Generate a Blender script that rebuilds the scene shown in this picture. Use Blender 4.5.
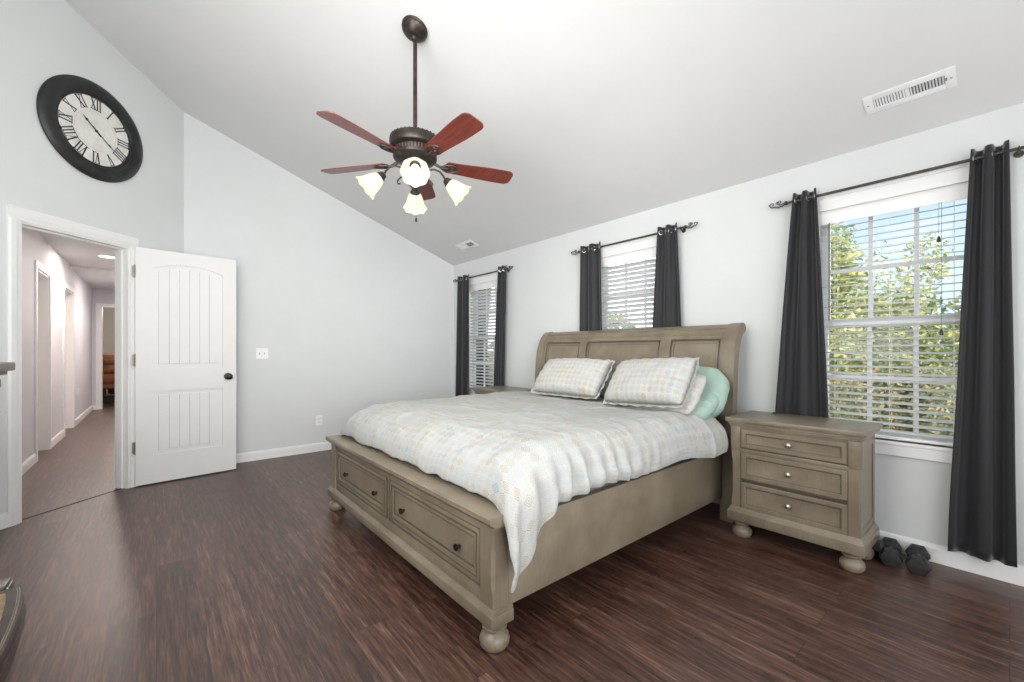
import bpy, bmesh, math, random
from mathutils import Vector, Matrix, noise
random.seed(7)
PI = math.pi
SC = bpy.context.scene
COL = SC.collection
for o in list(bpy.data.objects):
    bpy.data.objects.remove(o, do_unlink=True)

# ------------------------------------------------------------------ camera
FPX, YAW, HOR = 420.7, math.radians(40.21), 351.2
cam = bpy.data.objects.new('camera', bpy.data.cameras.new('camera'))
COL.objects.link(cam)
cam.data.sensor_fit = 'HORIZONTAL'
cam.data.sensor_width = 36.0
cam.data.lens = 36.0 * FPX / 1024.0
cam.data.shift_y = (HOR - 341.0) / 1024.0
cam.data.clip_start = 0.05
cam.location = (0, 0, 1.16)
cam.rotation_euler = (PI / 2, 0, math.atan2(math.cos(YAW), math.sin(YAW)))
SC.camera = cam

# ------------------------------------------------------------------ colour management
SC.view_settings.view_transform = 'Standard'
SC.view_settings.look = 'None'
SC.view_settings.gamma = 1.0
SC.view_settings.use_curve_mapping = False
SC.view_settings.exposure = 0.42
SC.cycles.use_denoising = True
SC.cycles.max_bounces = 14
SC.cycles.diffuse_bounces = 8
SC.cycles.transparent_max_bounces = 24
SC.cycles.sample_clamp_indirect = 8.0

# ------------------------------------------------------------------ world: daylight sky with clouds
W = bpy.data.worlds.new('sky')
SC.world = W
W.use_nodes = True
nt = W.node_tree
nt.nodes.clear()
wo = nt.nodes.new('ShaderNodeOutputWorld')
wb = nt.nodes.new('ShaderNodeBackground')
wt = nt.nodes.new('ShaderNodeTexCoord')
ws = nt.nodes.new('ShaderNodeSeparateXYZ')
wr = nt.nodes.new('ShaderNodeValToRGB')
wr.color_ramp.elements[0].position = 0.0
wr.color_ramp.elements[0].color = (0.74, 0.86, 0.97, 1)
wr.color_ramp.elements[1].position = 0.55
wr.color_ramp.elements[1].color = (0.22, 0.47, 0.86, 1)
wn = nt.nodes.new('ShaderNodeTexNoise')
wn.inputs['Scale'].default_value = 3.2
wn.inputs['Detail'].default_value = 6
wc = nt.nodes.new('ShaderNodeValToRGB')
wc.color_ramp.elements[0].position = 0.50
wc.color_ramp.elements[0].color = (0, 0, 0, 1)
wc.color_ramp.elements[1].position = 0.68
wc.color_ramp.elements[1].color = (1, 1, 1, 1)
wm = nt.nodes.new('ShaderNodeMix')
wm.data_type = 'RGBA'
wm.inputs['B'].default_value = (1.0, 1.0, 1.0, 1)
L = nt.links.new
L(wt.outputs['Generated'], ws.inputs[0])
L(ws.outputs['Z'], wr.inputs[0])
L(wt.outputs['Generated'], wn.inputs['Vector'])
L(wn.outputs[0], wc.inputs[0])
L(wc.outputs[0], wm.inputs['Factor'])
L(wr.outputs[0], wm.inputs['A'])
wx = nt.nodes.new('ShaderNodeMapRange')
wx.inputs['From Min'].default_value = -0.35
wx.inputs['From Max'].default_value = -0.62
wx.interpolation_type = 'SMOOTHSTEP'
wm2 = nt.nodes.new('ShaderNodeMix')
wm2.data_type = 'RGBA'
wm2.inputs['B'].default_value = (3.2, 3.2, 3.2, 1.0)
L(ws.outputs['X'], wx.inputs['Value'])
L(wx.outputs['Result'], wm2.inputs['Factor'])
L(wm.outputs['Result'], wm2.inputs['A'])
wx2 = nt.nodes.new('ShaderNodeMapRange')
wx2.inputs['From Min'].default_value = 0.15
wx2.inputs['From Max'].default_value = 0.55
wx2.interpolation_type = 'SMOOTHSTEP'
wm3 = nt.nodes.new('ShaderNodeMix')
wm3.data_type = 'RGBA'
wm3.inputs['B'].default_value = (3.6, 3.55, 3.45, 1.0)  # added bright bank of sky, out of view, to light the west wall
L(ws.outputs['X'], wx2.inputs['Value'])
L(wx2.outputs['Result'], wm3.inputs['Factor'])
L(wm2.outputs['Result'], wm3.inputs['A'])
L(wm3.outputs['Result'], wb.inputs['Color'])
wb.inputs['Strength'].default_value = 1.0
L(wb.outputs[0], wo.inputs[0])

# ------------------------------------------------------------------ sun and big added fill lamps
def lamp(name, kind, loc, energy, color=(1, 1, 1), **kw):
    d = bpy.data.lights.new(name, kind)
    d.energy = energy
    d.color = color
    for k, v in kw.items():
        setattr(d, k, v)
    o = bpy.data.objects.new(name, d)
    o.location = loc
    COL.objects.link(o)
    return o

def aim(o, direction):
    o.rotation_euler = Vector(direction).to_track_quat('-Z', 'Y').to_euler()

sun = lamp('sun', 'SUN', (0, -5, 12), 3.8, (1.0, 0.93, 0.80), angle=math.radians(1.0))
aim(sun, (-0.25, 0.75, -0.62))
# added fill lights behind the camera; the walls there have no windows
east = lamp('east_fill', 'AREA', (1.50, 1.15, 1.50), 60, (0.99, 0.99, 1.0), shape='RECTANGLE', size=3.6, size_y=2.2)
aim(east, (-1, 0.05, 0.10))
east2 = lamp('east_fill', 'AREA', (1.50, 0.10, 1.75), 20, (1.0, 1.0, 1.0), shape='RECTANGLE', size=1.6, size_y=1.6, spread=math.radians(62))
aim(east2, (-6.5, 3.1, 0.1))
south = lamp('south_fill', 'AREA', (-1.50, -0.93, 2.00), 110, (1.0, 0.99, 0.98), shape='RECTANGLE', size=2.4, size_y=2.0)
aim(south, (-0.80, 1, 0.40))

# ------------------------------------------------------------------ material helpers
class N:
    def __init__(self, name):
        self.m = bpy.data.materials.new(name)
        self.m.use_nodes = True
        self.t = self.m.node_tree
        self.b = self.t.nodes['Principled BSDF']
        self.out = self.t.nodes['Material Output']
    def new(self, kind, **kw):
        n = self.t.nodes.new(kind)
        for k, v in kw.items():
            if hasattr(n, k):
                setattr(n, k, v)
            else:
                n.inputs[k].default_value = v
        return n
    def link(self, a, b):
        self.t.links.new(a, b)
    def math(self, op, a, b=None, c=None):
        n = self.t.nodes.new('ShaderNodeMath')
        n.operation = op
        for i, v in enumerate((a, b, c)):
            if v is None:
                continue
            if isinstance(v, (int, float)):
                n.inputs[i].default_value = v
            else:
                self.link(v, n.inputs[i])
        return n.outputs[0]
    def mix(self, f, a, b):
        n = self.t.nodes.new('ShaderNodeMix')
        n.data_type = 'RGBA'
        for k, v in (('Factor', f), ('A', a), ('B', b)):
            if isinstance(v, (int, float)):
                n.inputs[k].default_value = v
            elif isinstance(v, tuple):
                n.inputs[k].default_value = (*v, 1) if len(v) == 3 else v
            else:
                self.link(v, n.inputs[k])
        return n.outputs['Result']
    def ramp(self, f, stops):
        n = self.t.nodes.new('ShaderNodeValToRGB')
        e = n.color_ramp.elements
        while len(e) < len(stops):
            e.new(0.5)
        for i, (p, c) in enumerate(stops):
            e[i].position = p
            e[i].color = (*c, 1) if len(c) == 3 else c
        self.link(f, n.inputs[0])
        return n.outputs[0]
    def coord(self, which='Object', scale=(1, 1, 1)):
        tc = self.new('ShaderNodeTexCoord')
        mp = self.new('ShaderNodeMapping')
        mp.inputs['Scale'].default_value = scale
        self.link(tc.outputs[which], mp.inputs[0])
        return mp.outputs[0]
    def noise(self, vec, scale, detail=4, rough=0.55):
        n = self.new('ShaderNodeTexNoise')
        n.inputs['Scale'].default_value = scale
        n.inputs['Detail'].default_value = detail
        n.inputs['Roughness'].default_value = rough
        if vec is not None:
            self.link(vec, n.inputs['Vector'])
        return n.outputs[0]
    def bump(self, h, strength, dist=0.01):
        n = self.new('ShaderNodeBump')
        n.inputs['Strength'].default_value = strength
        n.inputs['Distance'].default_value = dist
        self.link(h, n.inputs['Height'])
        self.link(n.outputs[0], self.b.inputs['Normal'])
    def set(self, **kw):
        for k, v in kw.items():
            k = k.replace('_', ' ')
            if isinstance(v, tuple) and len(v) == 3 and 'Color' in k:
                v = (*v, 1)
            if hasattr(v, 'is_linked'):
                self.link(v, self.b.inputs[k])
            else:
                self.b.inputs[k].default_value = v
        return self

def plain(name, col, rough=0.6, var=0.06, scale=14, metal=0.0, spec=0.5, bump=0.0):
    n = N(name)
    v = n.coord()
    f = n.noise(v, scale)
    c2 = tuple(max(0, c * (1 - var * 2)) for c in col)
    c3 = tuple(min(1, c * (1 + var)) for c in col)
    n.set(Base_Color=n.ramp(f, [(0.3, c2), (0.7, c3)]), Roughness=rough, Metallic=metal)
    n.b.inputs['Specular IOR Level'].default_value = spec
    if bump:
        n.bump(n.noise(v, scale * 12), bump, 0.002)
    return n.m

M = {}
M['wall'] = plain('wall_paint', (0.655, 0.677, 0.676), 0.75, 0.012, 3, bump=0.04)
M['ceiling'] = plain('ceiling_paint', (0.70, 0.70, 0.695), 0.85, 0.01, 3, bump=0.05)
M['hall_wall'] = plain('hall_paint', (0.62, 0.61, 0.625), 0.8, 0.012, 3)
M['far_wall'] = plain('far_room_paint', (0.55, 0.53, 0.50), 0.8, 0.012, 3)
M['trim'] = plain('white_trim', (0.80, 0.80, 0.79), 0.38, 0.01, 6)
M['door'] = plain('white_door', (0.72, 0.72, 0.71), 0.40, 0.01, 6)
M['plastic'] = plain('white_plastic', (0.83, 0.83, 0.82), 0.35, 0.01, 9)
M['vent_dark'] = plain('vent_duct', (0.10, 0.10, 0.11), 0.8)
M['vent_white'] = plain('vent_enamel', (0.84, 0.84, 0.84), 0.4, 0.01)
M['bronze'] = plain('oil_rubbed_bronze', (0.050, 0.040, 0.034), 0.38, 0.25, 30, metal=0.6)
M['iron'] = plain('wrought_iron', (0.085, 0.075, 0.066), 0.45, 0.2, 30, metal=0.6)
M['knob'] = plain('dark_knob', (0.055, 0.050, 0.047), 0.28, 0.2, 30, metal=0.85)
M['steel'] = plain('brushed_steel', (0.55, 0.53, 0.50), 0.3, 0.1, 40, metal=1.0)
M['hinge'] = plain('hinge_metal', (0.30, 0.26, 0.22), 0.38, 0.1, 40, metal=0.9)
M['black'] = plain('clock_black', (0.016, 0.018, 0.017), 0.42, 0.4, 9)
M['ink'] = plain('clock_ink', (0.020, 0.020, 0.020), 0.6, 0.1)
M['rubber'] = plain('black_rubber', (0.020, 0.021, 0.021), 0.6, 0.3, 40, bump=0.2)
M['vinyl'] = plain('window_vinyl', (0.80, 0.82, 0.83), 0.4, 0.01)
M['mint'] = plain('mint_cotton', (0.32, 0.44, 0.385), 0.9, 0.04, 5, spec=0.15, bump=0.1)
M['leather'] = plain('brown_leather', (0.36, 0.15, 0.065), 0.45, 0.2, 7, bump=0.2)
M['dark_wood'] = plain('dark_cabinet_wood', (0.060, 0.040, 0.033), 0.32, 0.3, 9)
M['mantel_wood'] = plain('mantel_top_wood', (0.16, 0.12, 0.10), 0.4, 0.3, 9)
M['slate'] = plain('tan_inset', (0.50, 0.33, 0.17), 0.5, 0.3, 20)
M['nail'] = plain('bead_metal', (0.50, 0.44, 0.36), 0.3, 0.1, metal=0.9)
M['bark'] = plain('bark', (0.10, 0.075, 0.055), 0.9, 0.3, 9)
M['lawn'] = plain('lawn', (0.075, 0.095, 0.03), 0.95, 0.4, 2)

def bed_wood():
    n = N('driftwood_finish')
    v = n.coord('Object', (1, 1, 1))
    f1 = n.noise(v, 5, 5)
    f2 = n.noise(n.coord('Object', (60, 60, 4)), 3, 3)
    f = n.math('ADD', n.math('MULTIPLY', f1, 0.75), n.math('MULTIPLY', f2, 0.25))
    c = n.ramp(f, [(0.32, (0.150, 0.120, 0.083)), (0.52, (0.203, 0.167, 0.120)), (0.70, (0.258, 0.217, 0.160))])
    n.set(Base_Color=c, Roughness=n.math('ADD', n.math('MULTIPLY', f1, 0.15), 0.27))
    n.bump(f2, 0.04, 0.002)
    return n.m
M['wood'] = bed_wood()

def groove():
    return plain('glaze_shade_line', (0.105, 0.083, 0.058), 0.5, 0.1)  # dark tone painted into grooves and gaps, glaze and shade together
M['glaze_shade'] = groove()

def floor_mat():
    n = N('dark_plank_floor')
    v = n.coord('Object')
    br = n.new('ShaderNodeTexBrick')
    br.offset = 0.43
    br.inputs['Scale'].default_value = 1.0
    br.inputs['Brick Width'].default_value = 1.22
    br.inputs['Row Height'].default_value = 0.152
    br.inputs['Mortar Size'].default_value = 0.0010
    br.inputs['Mortar Smooth'].default_value = 0.1
    br.inputs['Color1'].default_value = (0, 0, 0, 1)
    br.inputs['Color2'].default_value = (1, 1, 1, 1)
    br.inputs['Mortar'].default_value = (0, 0, 0, 1)
    n.link(v, br.inputs['Vector'])
    per = n.math('MULTIPLY', br.outputs['Color'], 1.0)
    sx = n.new('ShaderNodeSeparateXYZ')
    n.link(v, sx.inputs[0])
    cb = n.new('ShaderNodeCombineXYZ')
    n.link(n.math('ADD', n.math('MULTIPLY', sx.outputs[0], 2.3), n.math('MULTIPLY', per, 37.0)), cb.inputs[0])
    n.link(n.math('MULTIPLY', sx.outputs[1], 34.0), cb.inputs[1])
    n.link(n.math('MULTIPLY', per, 11.0), cb.inputs[2])
    g1 = n.noise(cb.outputs[0], 1.5, 8, 0.68)
    cb2 = n.new('ShaderNodeCombineXYZ')
    n.link(n.math('MULTIPLY', sx.outputs[0], 5.0), cb2.inputs[0])
    n.link(n.math('MULTIPLY', sx.outputs[1], 90.0), cb2.inputs[1])
    g2 = n.noise(cb2.outputs[0], 1.6, 5, 0.6)
    f = n.math('ADD', n.math('MULTIPLY', g1, 0.62), n.math('ADD', n.math('MULTIPLY', g2, 0.36), n.math('MULTIPLY', per, 0.06)))
    c = n.ramp(f, [(0.36, (0.011, 0.0040, 0.0026)), (0.47, (0.046, 0.0195, 0.0128)), (0.57, (0.108, 0.052, 0.037)), (0.70, (0.228, 0.134, 0.103))])
    scuff = n.noise(n.coord('Object', (3, 9, 1)), 4.5, 7, 0.75)
    sm = n.ramp(scuff, [(0.66, (0, 0, 0)), (0.74, (1, 1, 1))])
    c = n.mix(n.math('MULTIPLY', sm, 0.55), c, (0.34, 0.27, 0.24))
    c = n.mix(br.outputs['Fac'], c, (0.012, 0.008, 0.007))
    n.set(Base_Color=c, Roughness=n.math('ADD', n.math('MULTIPLY', g1, 0.24), 0.27))
    n.b.inputs['Specular IOR Level'].default_value = 0.75
    h = n.math('SUBTRACT', n.math('MULTIPLY', f, 0.5), n.math('MULTIPLY', br.outputs['Fac'], 1.0))
    n.bump(h, 0.25, 0.003)
    return n.m
M['floor'] = floor_mat()

def print_mat(name, strength, beige, cell=0.05, base_col=(0.62, 0.625, 0.61), allover=0.0):
    """white cotton printed with rows of pale concentric diamonds"""
    n = N(name)
    tc = n.new('ShaderNodeTexCoord')
    sp = n.new('ShaderNodeSeparateXYZ')
    n.link(tc.outputs['UV'], sp.inputs[0])
    u = n.math('DIVIDE', sp.outputs[0], cell)
    v = n.math('DIVIDE', sp.outputs[1], cell)
    fu = n.math('ABSOLUTE', n.math('SUBTRACT', n.math('FRACT', u), 0.5))
    fv = n.math('ABSOLUTE', n.math('SUBTRACT', n.math('FRACT', v), 0.5))
    d = n.math('ADD', fu, fv)
    ring = n.math('GREATER_THAN', n.math('SINE', n.math('MULTIPLY', d, 33.0)), 0.1)
    inside = n.math('LESS_THAN', d, 0.47)
    ring = n.math('MULTIPLY', ring, inside)
    cid = n.new('ShaderNodeCombineXYZ')
    n.link(n.math('FLOOR', u), cid.inputs[0])
    n.link(n.math('FLOOR', v), cid.inputs[1])
    wnz = n.new('ShaderNodeTexWhiteNoise')
    wnz.noise_dimensions = '2D'
    n.link(cid.outputs[0], wnz.inputs['Vector'])
    hue = n.ramp(wnz.outputs['Value'], [(0.0, (0.36, 0.36, 0.35)), (0.34, beige), (0.60, (0.35, 0.37, 0.39)), (0.86, (0.22, 0.31, 0.37)), (0.91, (0.42, 0.42, 0.41)), (0.97, (0.36, 0.25, 0.15))])
    hue.node.color_ramp.interpolation = 'CONSTANT'
    # rows differ in how strongly they are printed; small dot rows between them
    rowid = n.new('ShaderNodeTexWhiteNoise')
    rowid.noise_dimensions = '1D'
    n.link(n.math('FLOOR', n.math('DIVIDE', v, 3.0)), rowid.inputs['W'])
    patch = n.noise(tc.outputs['UV'], 2.2, 2)
    amt = n.math('MULTIPLY', n.math('ADD', n.math('MULTIPLY', rowid.outputs['Value'], 0.7), 0.35 + allover), n.ramp(patch, [(0.38, (0.4, 0.4, 0.4)), (0.62, (1, 1, 1))]))
    fac = n.math('MULTIPLY', n.math('MULTIPLY', ring, amt), strength)
    u2 = n.math('MULTIPLY', u, 3.0)
    v2 = n.math('MULTIPLY', v, 3.0)
    d2 = n.math('ADD', n.math('ABSOLUTE', n.math('SUBTRACT', n.math('FRACT', u2), 0.5)), n.math('ABSOLUTE', n.math('SUBTRACT', n.math('FRACT', v2), 0.5)))
    dots = n.math('MULTIPLY', n.math('LESS_THAN', d2, 0.26), n.math('SUBTRACT', 1.0, inside))
    base = n.mix(n.math('MULTIPLY', dots, 0.45 * strength), base_col, (0.34, 0.35, 0.34))
    c = n.mix(fac, base, hue)
    n.set(Base_Color=c, Roughness=0.92)
    n.b.inputs['Specular IOR Level'].default_value = 0.15
    n.bump(n.noise(tc.outputs['UV'], 55, 4), 0.18, 0.006)
    return n.m
M['comforter'] = print_mat('comforter_print', 1.25, (0.34, 0.31, 0.235), 0.046, (0.415, 0.42, 0.408), 0.55)
M['sham'] = print_mat('sham_print', 1.3, (0.38, 0.32, 0.22), 0.044, (0.49, 0.487, 0.465), 0.55)

def curtain_mat():
    n = N('charcoal_curtain')
    v = n.coord('Object', (180, 180, 180))
    f = n.noise(v, 2, 2)
    n.set(Base_Color=n.ramp(f, [(0.3, (0.012, 0.0125, 0.0145)), (0.7, (0.021, 0.022, 0.025))]), Roughness=0.62)
    n.b.inputs['Sheen Weight'].default_value = 0.4
    n.b.inputs['Sheen Roughness'].default_value = 0.4
    n.b.inputs['Specular IOR Level'].default_value = 0.35
    n.bump(f, 0.08, 0.002)
    return n.m
M['curtain'] = curtain_mat()

def blade_mat():
    n = N('mahogany_blade')
    f = n.noise(n.coord('Object', (3, 45, 3)), 2.2, 5)
    n.set(Base_Color=n.ramp(f, [(0.3, (0.110, 0.020, 0.014)), (0.7, (0.230, 0.050, 0.033))]), Roughness=0.30)
    return n.m
M['blade'] = blade_mat()

def shade_mat():
    n = N('frosted_glass_shade')
    f = n.noise(n.coord('Object'), 25, 4)
    tr = n.new('ShaderNodeBsdfTranslucent')
    tr.inputs['Color'].default_value = (0.55, 0.50, 0.40, 1)
    em = n.new('ShaderNodeEmission')
    n.link(n.ramp(f, [(0.35, (1.0, 0.86, 0.58)), (0.65, (1.0, 0.95, 0.82))]), em.inputs['Color'])
    em.inputs['Strength'].default_value = 0.45
    m1 = n.new('ShaderNodeMixShader')
    m1.inputs[0].default_value = 0.5
    n.set(Base_Color=(0.50, 0.46, 0.38), Roughness=0.25)
    n.link(n.b.outputs[0], m1.inputs[1])
    n.link(tr.outputs[0], m1.inputs[2])
    ad = n.new('ShaderNodeAddShader')
    n.link(m1.outputs[0], ad.inputs[0])
    n.link(em.outputs[0], ad.inputs[1])
    n.link(ad.outputs[0], n.out.inputs[0])
    return n.m
M['shade'] = shade_mat()

def glow(name, col, s):
    n = N(name)
    n.set(Base_Color=col, Roughness=0.4)
    n.b.inputs['Emission Color'].default_value = (*col, 1)
    n.b.inputs['Emission Strength'].default_value = s
    return n.m
M['bulb'] = glow('lit_bulb', (1.0, 0.93, 0.78), 3)
M['downlight'] = glow('lit_downlight', (1.0, 0.97, 0.92), 5)

def glass_mat():
    n = N('window_glass')
    tr = n.new('ShaderNodeBsdfTransparent')
    gl = n.new('ShaderNodeBsdfGlossy')
    gl.inputs['Roughness'].default_value = 0.02
    fr = n.new('ShaderNodeFresnel')
    fr.inputs[0].default_value = 1.25
    ms = n.new('ShaderNodeMixShader')
    n.link(fr.outputs[0], ms.inputs[0])
    n.link(tr.outputs[0], ms.inputs[1])
    n.link(gl.outputs[0], ms.inputs[2])
    n.link(ms.outputs[0], n.out.inputs[0])
    return n.m
M['glass'] = glass_mat()

def slat_mat():
    n = N('white_blind')
    tr = n.new('ShaderNodeBsdfTranslucent')
    tr.inputs['Color'].default_value = (0.85, 0.86, 0.86, 1)
    ms = n.new('ShaderNodeMixShader')
    ms.inputs[0].default_value = 0.55
    f = n.noise(n.coord(), 8)
    n.set(Base_Color=n.ramp(f, [(0.3, (0.80, 0.80, 0.80)), (0.7, (0.84, 0.84, 0.84))]), Roughness=0.4)
    n.link(n.b.outputs[0], ms.inputs[1])
    n.link(tr.outputs[0], ms.inputs[2])
    n.link(ms.outputs[0], n.out.inputs[0])
    return n.m
M['slat'] = slat_mat()

def leaf_mat(name, stops):
    n = N(name)
    g = n.new('ShaderNodeNewGeometry')
    c = n.ramp(g.outputs['Random Per Island'], stops)
    tr = n.new('ShaderNodeBsdfTranslucent')
    n.link(c, tr.inputs['Color'])
    n.set(Base_Color=c, Roughness=0.6)
    ms = n.new('ShaderNodeMixShader')
    ms.inputs[0].default_value = 0.4
    n.link(n.b.outputs[0], ms.inputs[1])
    n.link(tr.outputs[0], ms.inputs[2])
    n.link(ms.outputs[0], n.out.inputs[0])
    return n.m
M['leaf'] = leaf_mat('leaves', [(0.0, (0.10, 0.16, 0.07)), (0.40, (0.20, 0.28, 0.13)), (0.68, (0.42, 0.44, 0.17)), (0.93, (0.62, 0.55, 0.17))])
M['hedge'] = leaf_mat('hedge_leaves', [(0.0, (0.11, 0.14, 0.08)), (0.45, (0.22, 0.25, 0.14)), (0.75, (0.37, 0.37, 0.19)), (0.95, (0.50, 0.36, 0.18))])
M['far_leaf'] = leaf_mat('far_leaves', [(0.0, (0.05, 0.09, 0.06)), (0.6, (0.12, 0.20, 0.10)), (1.0, (0.25, 0.30, 0.12))])

# ------------------------------------------------------------------ mesh helpers
def nb():
    return bmesh.new()

def box(bm, x0, x1, y0, y1, z0, z1, bev=0.0, T=None):
    t = bmesh.new()
    vs = [t.verts.new(p) for p in ((x0, y0, z0), (x1, y0, z0), (x1, y1, z0), (x0, y1, z0), (x0, y0, z1), (x1, y0, z1), (x1, y1, z1), (x0, y1, z1))]
    for f in ((0, 3, 2, 1), (4, 5, 6, 7), (0, 1, 5, 4), (1, 2, 6, 5), (2, 3, 7, 6), (3, 0, 4, 7)):
        t.faces.new([vs[i] for i in f])
    if bev > 0:
        bmesh.ops.bevel(t, geom=t.edges[:], offset=bev, segments=2, affect='EDGES', profile=0.5)
    merge(bm, t, T)

def merge(bm, t, T=None):
    if T is not None:
        bmesh.ops.transform(t, matrix=T, verts=t.verts[:])
    me = bpy.data.meshes.new('tmp')
    t.to_mesh(me)
    t.free()
    bm.from_mesh(me)
    bpy.data.meshes.remove(me)

def loft(bm, rings, cap=True, closed=True, T=None):
    """rings: lists of points with the same count"""
    R = []
    for r in rings:
        R.append([bm.verts.new((T @ Vector(p)) if T is not None else p) for p in r])
    n = len(R[0])
    for a, b in zip(R[:-1], R[1:]):
        for i in range(n if closed else n - 1):
            j = (i + 1) % n
            bm.faces.new((a[i], a[j], b[j], b[i]))
    if cap:
        bm.faces.new(R[0][::-1])
        bm.faces.new(R[-1])
    return R

def lathe(bm, prof, n=24, T=None, wob=None):
    rings = []
    for (r, z) in prof:
        ring = []
        for i in range(n):
            a = 2 * PI * i / n
            rr, zz = max(r, 0.0004), z
            if wob:
                rr, zz = wob(rr, zz, a)
            ring.append((rr * math.cos(a), rr * math.sin(a), zz))
        rings.append(ring)
    loft(bm, rings, True, True, T)

def tube(bm, pts, r, n=8, T=None, cap=True):
    pts = [Vector(p) for p in pts]
    m = len(pts)
    rad = r if isinstance(r, (list, tuple)) else [r] * m
    rings = []
    up = None
    for i, p in enumerate(pts):
        t = (pts[min(i + 1, m - 1)] - pts[max(i - 1, 0)]).normalized()
        if up is None:
            up = Vector((0, 0, 1)) if abs(t.z) < 0.9 else Vector((1, 0, 0))
        s = t.cross(up)
        if s.length < 1e-4:
            s = t.cross(Vector((0.3, 1, 0.2)))
        s.normalize()
        up = s.cross(t).normalized()
        rings.append([p + (s * math.cos(2 * PI * k / n) + up * math.sin(2 * PI * k / n)) * rad[i] for k in range(n)])
    loft(bm, rings, cap, True, T)

def torus(bm, R, r, T=None, n=20, k=8):
    rings = []
    for i in range(n):
        a = 2 * PI * i / n
        rings.append([((R + r * math.cos(2 * PI * j / k)) * math.cos(a), (R + r * math.cos(2 * PI * j / k)) * math.sin(a), r * math.sin(2 * PI * j / k)) for j in range(k)])
    rings.append(rings[0])
    loft(bm, rings, False, True, T)
    bmesh.ops.remove_doubles(bm, verts=bm.verts[:], dist=1e-6)

def prism(bm, poly, a0, a1, axis='z', T=None):
    def P(p, a):
        if axis == 'z':
            return (p[0], p[1], a)
        if axis == 'y':
            return (p[0], a, p[1])
        return (a, p[0], p[1])
    loft(bm, [[P(p, a0) for p in poly], [P(p, a1) for p in poly]], True, True, T)

def steps(bm, x0, x1, z0, z1, prof, T=None):
    """nested rectangles in the XZ plane; prof = [(inset, y)]: a moulded panel seen from -Y"""
    rings = [[(x0 + i, y, z0 + i), (x1 - i, y, z0 + i), (x1 - i, y, z1 - i), (x0 + i, y, z1 - i)] for i, y in prof]
    loft(bm, rings, True, True, T)

def ball(bm, c, r, T=None, n=14, sq=(1, 1, 1)):
    prof = [(r * math.sin(PI * i / 10), -r * math.cos(PI * i / 10)) for i in range(11)]
    TT = Matrix.Translation(c) @ Matrix.Diagonal((*sq, 1))
    if T is not None:
        TT = T @ TT
    lathe(bm, prof, n, TT)

def obj(name, bm, mat, parent=None, smooth=35, label=None):
    bmesh.ops.recalc_face_normals(bm, faces=bm.faces[:])
    me = bpy.data.meshes.new(name)
    bm.to_mesh(me)
    bm.free()
    mats = mat if isinstance(mat, list) else [mat]
    for m in mats:
        me.materials.append(M[m] if isinstance(m, str) else m)
    o = bpy.data.objects.new(name, me)
    COL.objects.link(o)
    if parent is not None:
        o.parent = parent
    if smooth:
        me.polygons.foreach_set('use_smooth', [True] * len(me.polygons))
        me.update()
        b2 = bmesh.new()
        b2.from_mesh(me)
        lim = math.radians(smooth)
        for e in b2.edges:
            if len(e.link_faces) == 2 and e.calc_face_angle(0) > lim:
                e.smooth = False
        b2.to_mesh(me)
        b2.free()
    if label:
        o['label'] = label
    return o

def tag(o, label, cat, group=None):
    o['label'] = label
    o['category'] = cat
    if group:
        o['group'] = group
    return o

def thing(name, label, cat, loc=(0, 0, 0), rot=(0, 0, 0), group=None):
    o = bpy.data.objects.new(name, None)
    o.empty_display_size = 0.1
    COL.objects.link(o)
    o.location = loc
    o.rotation_euler = rot
    return tag(o, label, cat, group)

def struct(name, bm, mat, parent=None, smooth=0):
    o = obj(name, bm, mat, parent, smooth)
    if parent is None:
        o['kind'] = 'structure'
    return o

def dup(root, loc=None, rot=None, label=None):
    r = root.copy()
    COL.objects.link(r)
    if loc is not None:
        r.location = loc
    if rot is not None:
        r.rotation_euler = rot
    if label:
        r['label'] = label
    for ch in list(root.children):
        c = ch.copy()
        COL.objects.link(c)
        c.parent = r
        for g in list(ch.children):
            d = g.copy()
            COL.objects.link(d)
            d.parent = c
    return r

def RZ(a):
    return Matrix.Rotation(a, 4, 'Z')
def RX(a):
    return Matrix.Rotation(a, 4, 'X')
def RY(a):
    return Matrix.Rotation(a, 4, 'Y')
def TR(*p):
    return Matrix.Translation(p)

# ------------------------------------------------------------------ the room (metres; X along the window wall, window wall at y = WY)
WY = 3.276
WX = -5.180
SY = -0.97
EX = 1.60
ZW = 2.39
SL = 0.357
CORN = (-5.180, 0.205)
DA = math.radians(46.5)
DSIN, DCOS = math.sin(DA), math.cos(DA)
HALL_Z = 2.43
def zceil(y):
    return ZW + SL * (WY - y)
CANG = -math.atan(SL)
DIAG = TR(CORN[0], CORN[1], 0) @ RZ(PI - DA)      # local -x runs from the corner along the angled wall, -y faces the room
DLEN = (CORN[1] - SY) / DSIN

bm = nb()
box(bm, -17, EX + 0.15, -3.2, WY + 0.15, -0.06, 0)
struct('floor', bm, 'floor')

# window wall with three openings
WIN = [(-4.455, 'window_1'), (-2.245, 'window_2'), (-0.455, 'window_3')]
OW, Z0, Z1 = 0.36, 0.637, 2.055
bm = nb()
xs = [WX - 0.12]
for c, _ in WIN:
    xs += [c - OW, c + OW]
xs.append(EX + 0.12)
for i in range(0, len(xs), 2):
    box(bm, xs[i], xs[i + 1], WY, WY + 0.15, 0, ZW + 0.02)
for c, _ in WIN:
    box(bm, c - OW, c + OW, WY, WY + 0.15, 0, Z0)
    box(bm, c - OW, c + OW, WY, WY + 0.15, Z1, ZW + 0.02)
struct('wall_north', bm, 'wall')

bm = nb()
prism(bm, [(CORN[1] - 0.05, 0), (WY, 0), (WY, zceil(WY)), (CORN[1] - 0.05, zceil(CORN[1] - 0.05))], WX - 0.12, WX, 'x')
struct('wall_west', bm, 'wall')

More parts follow.
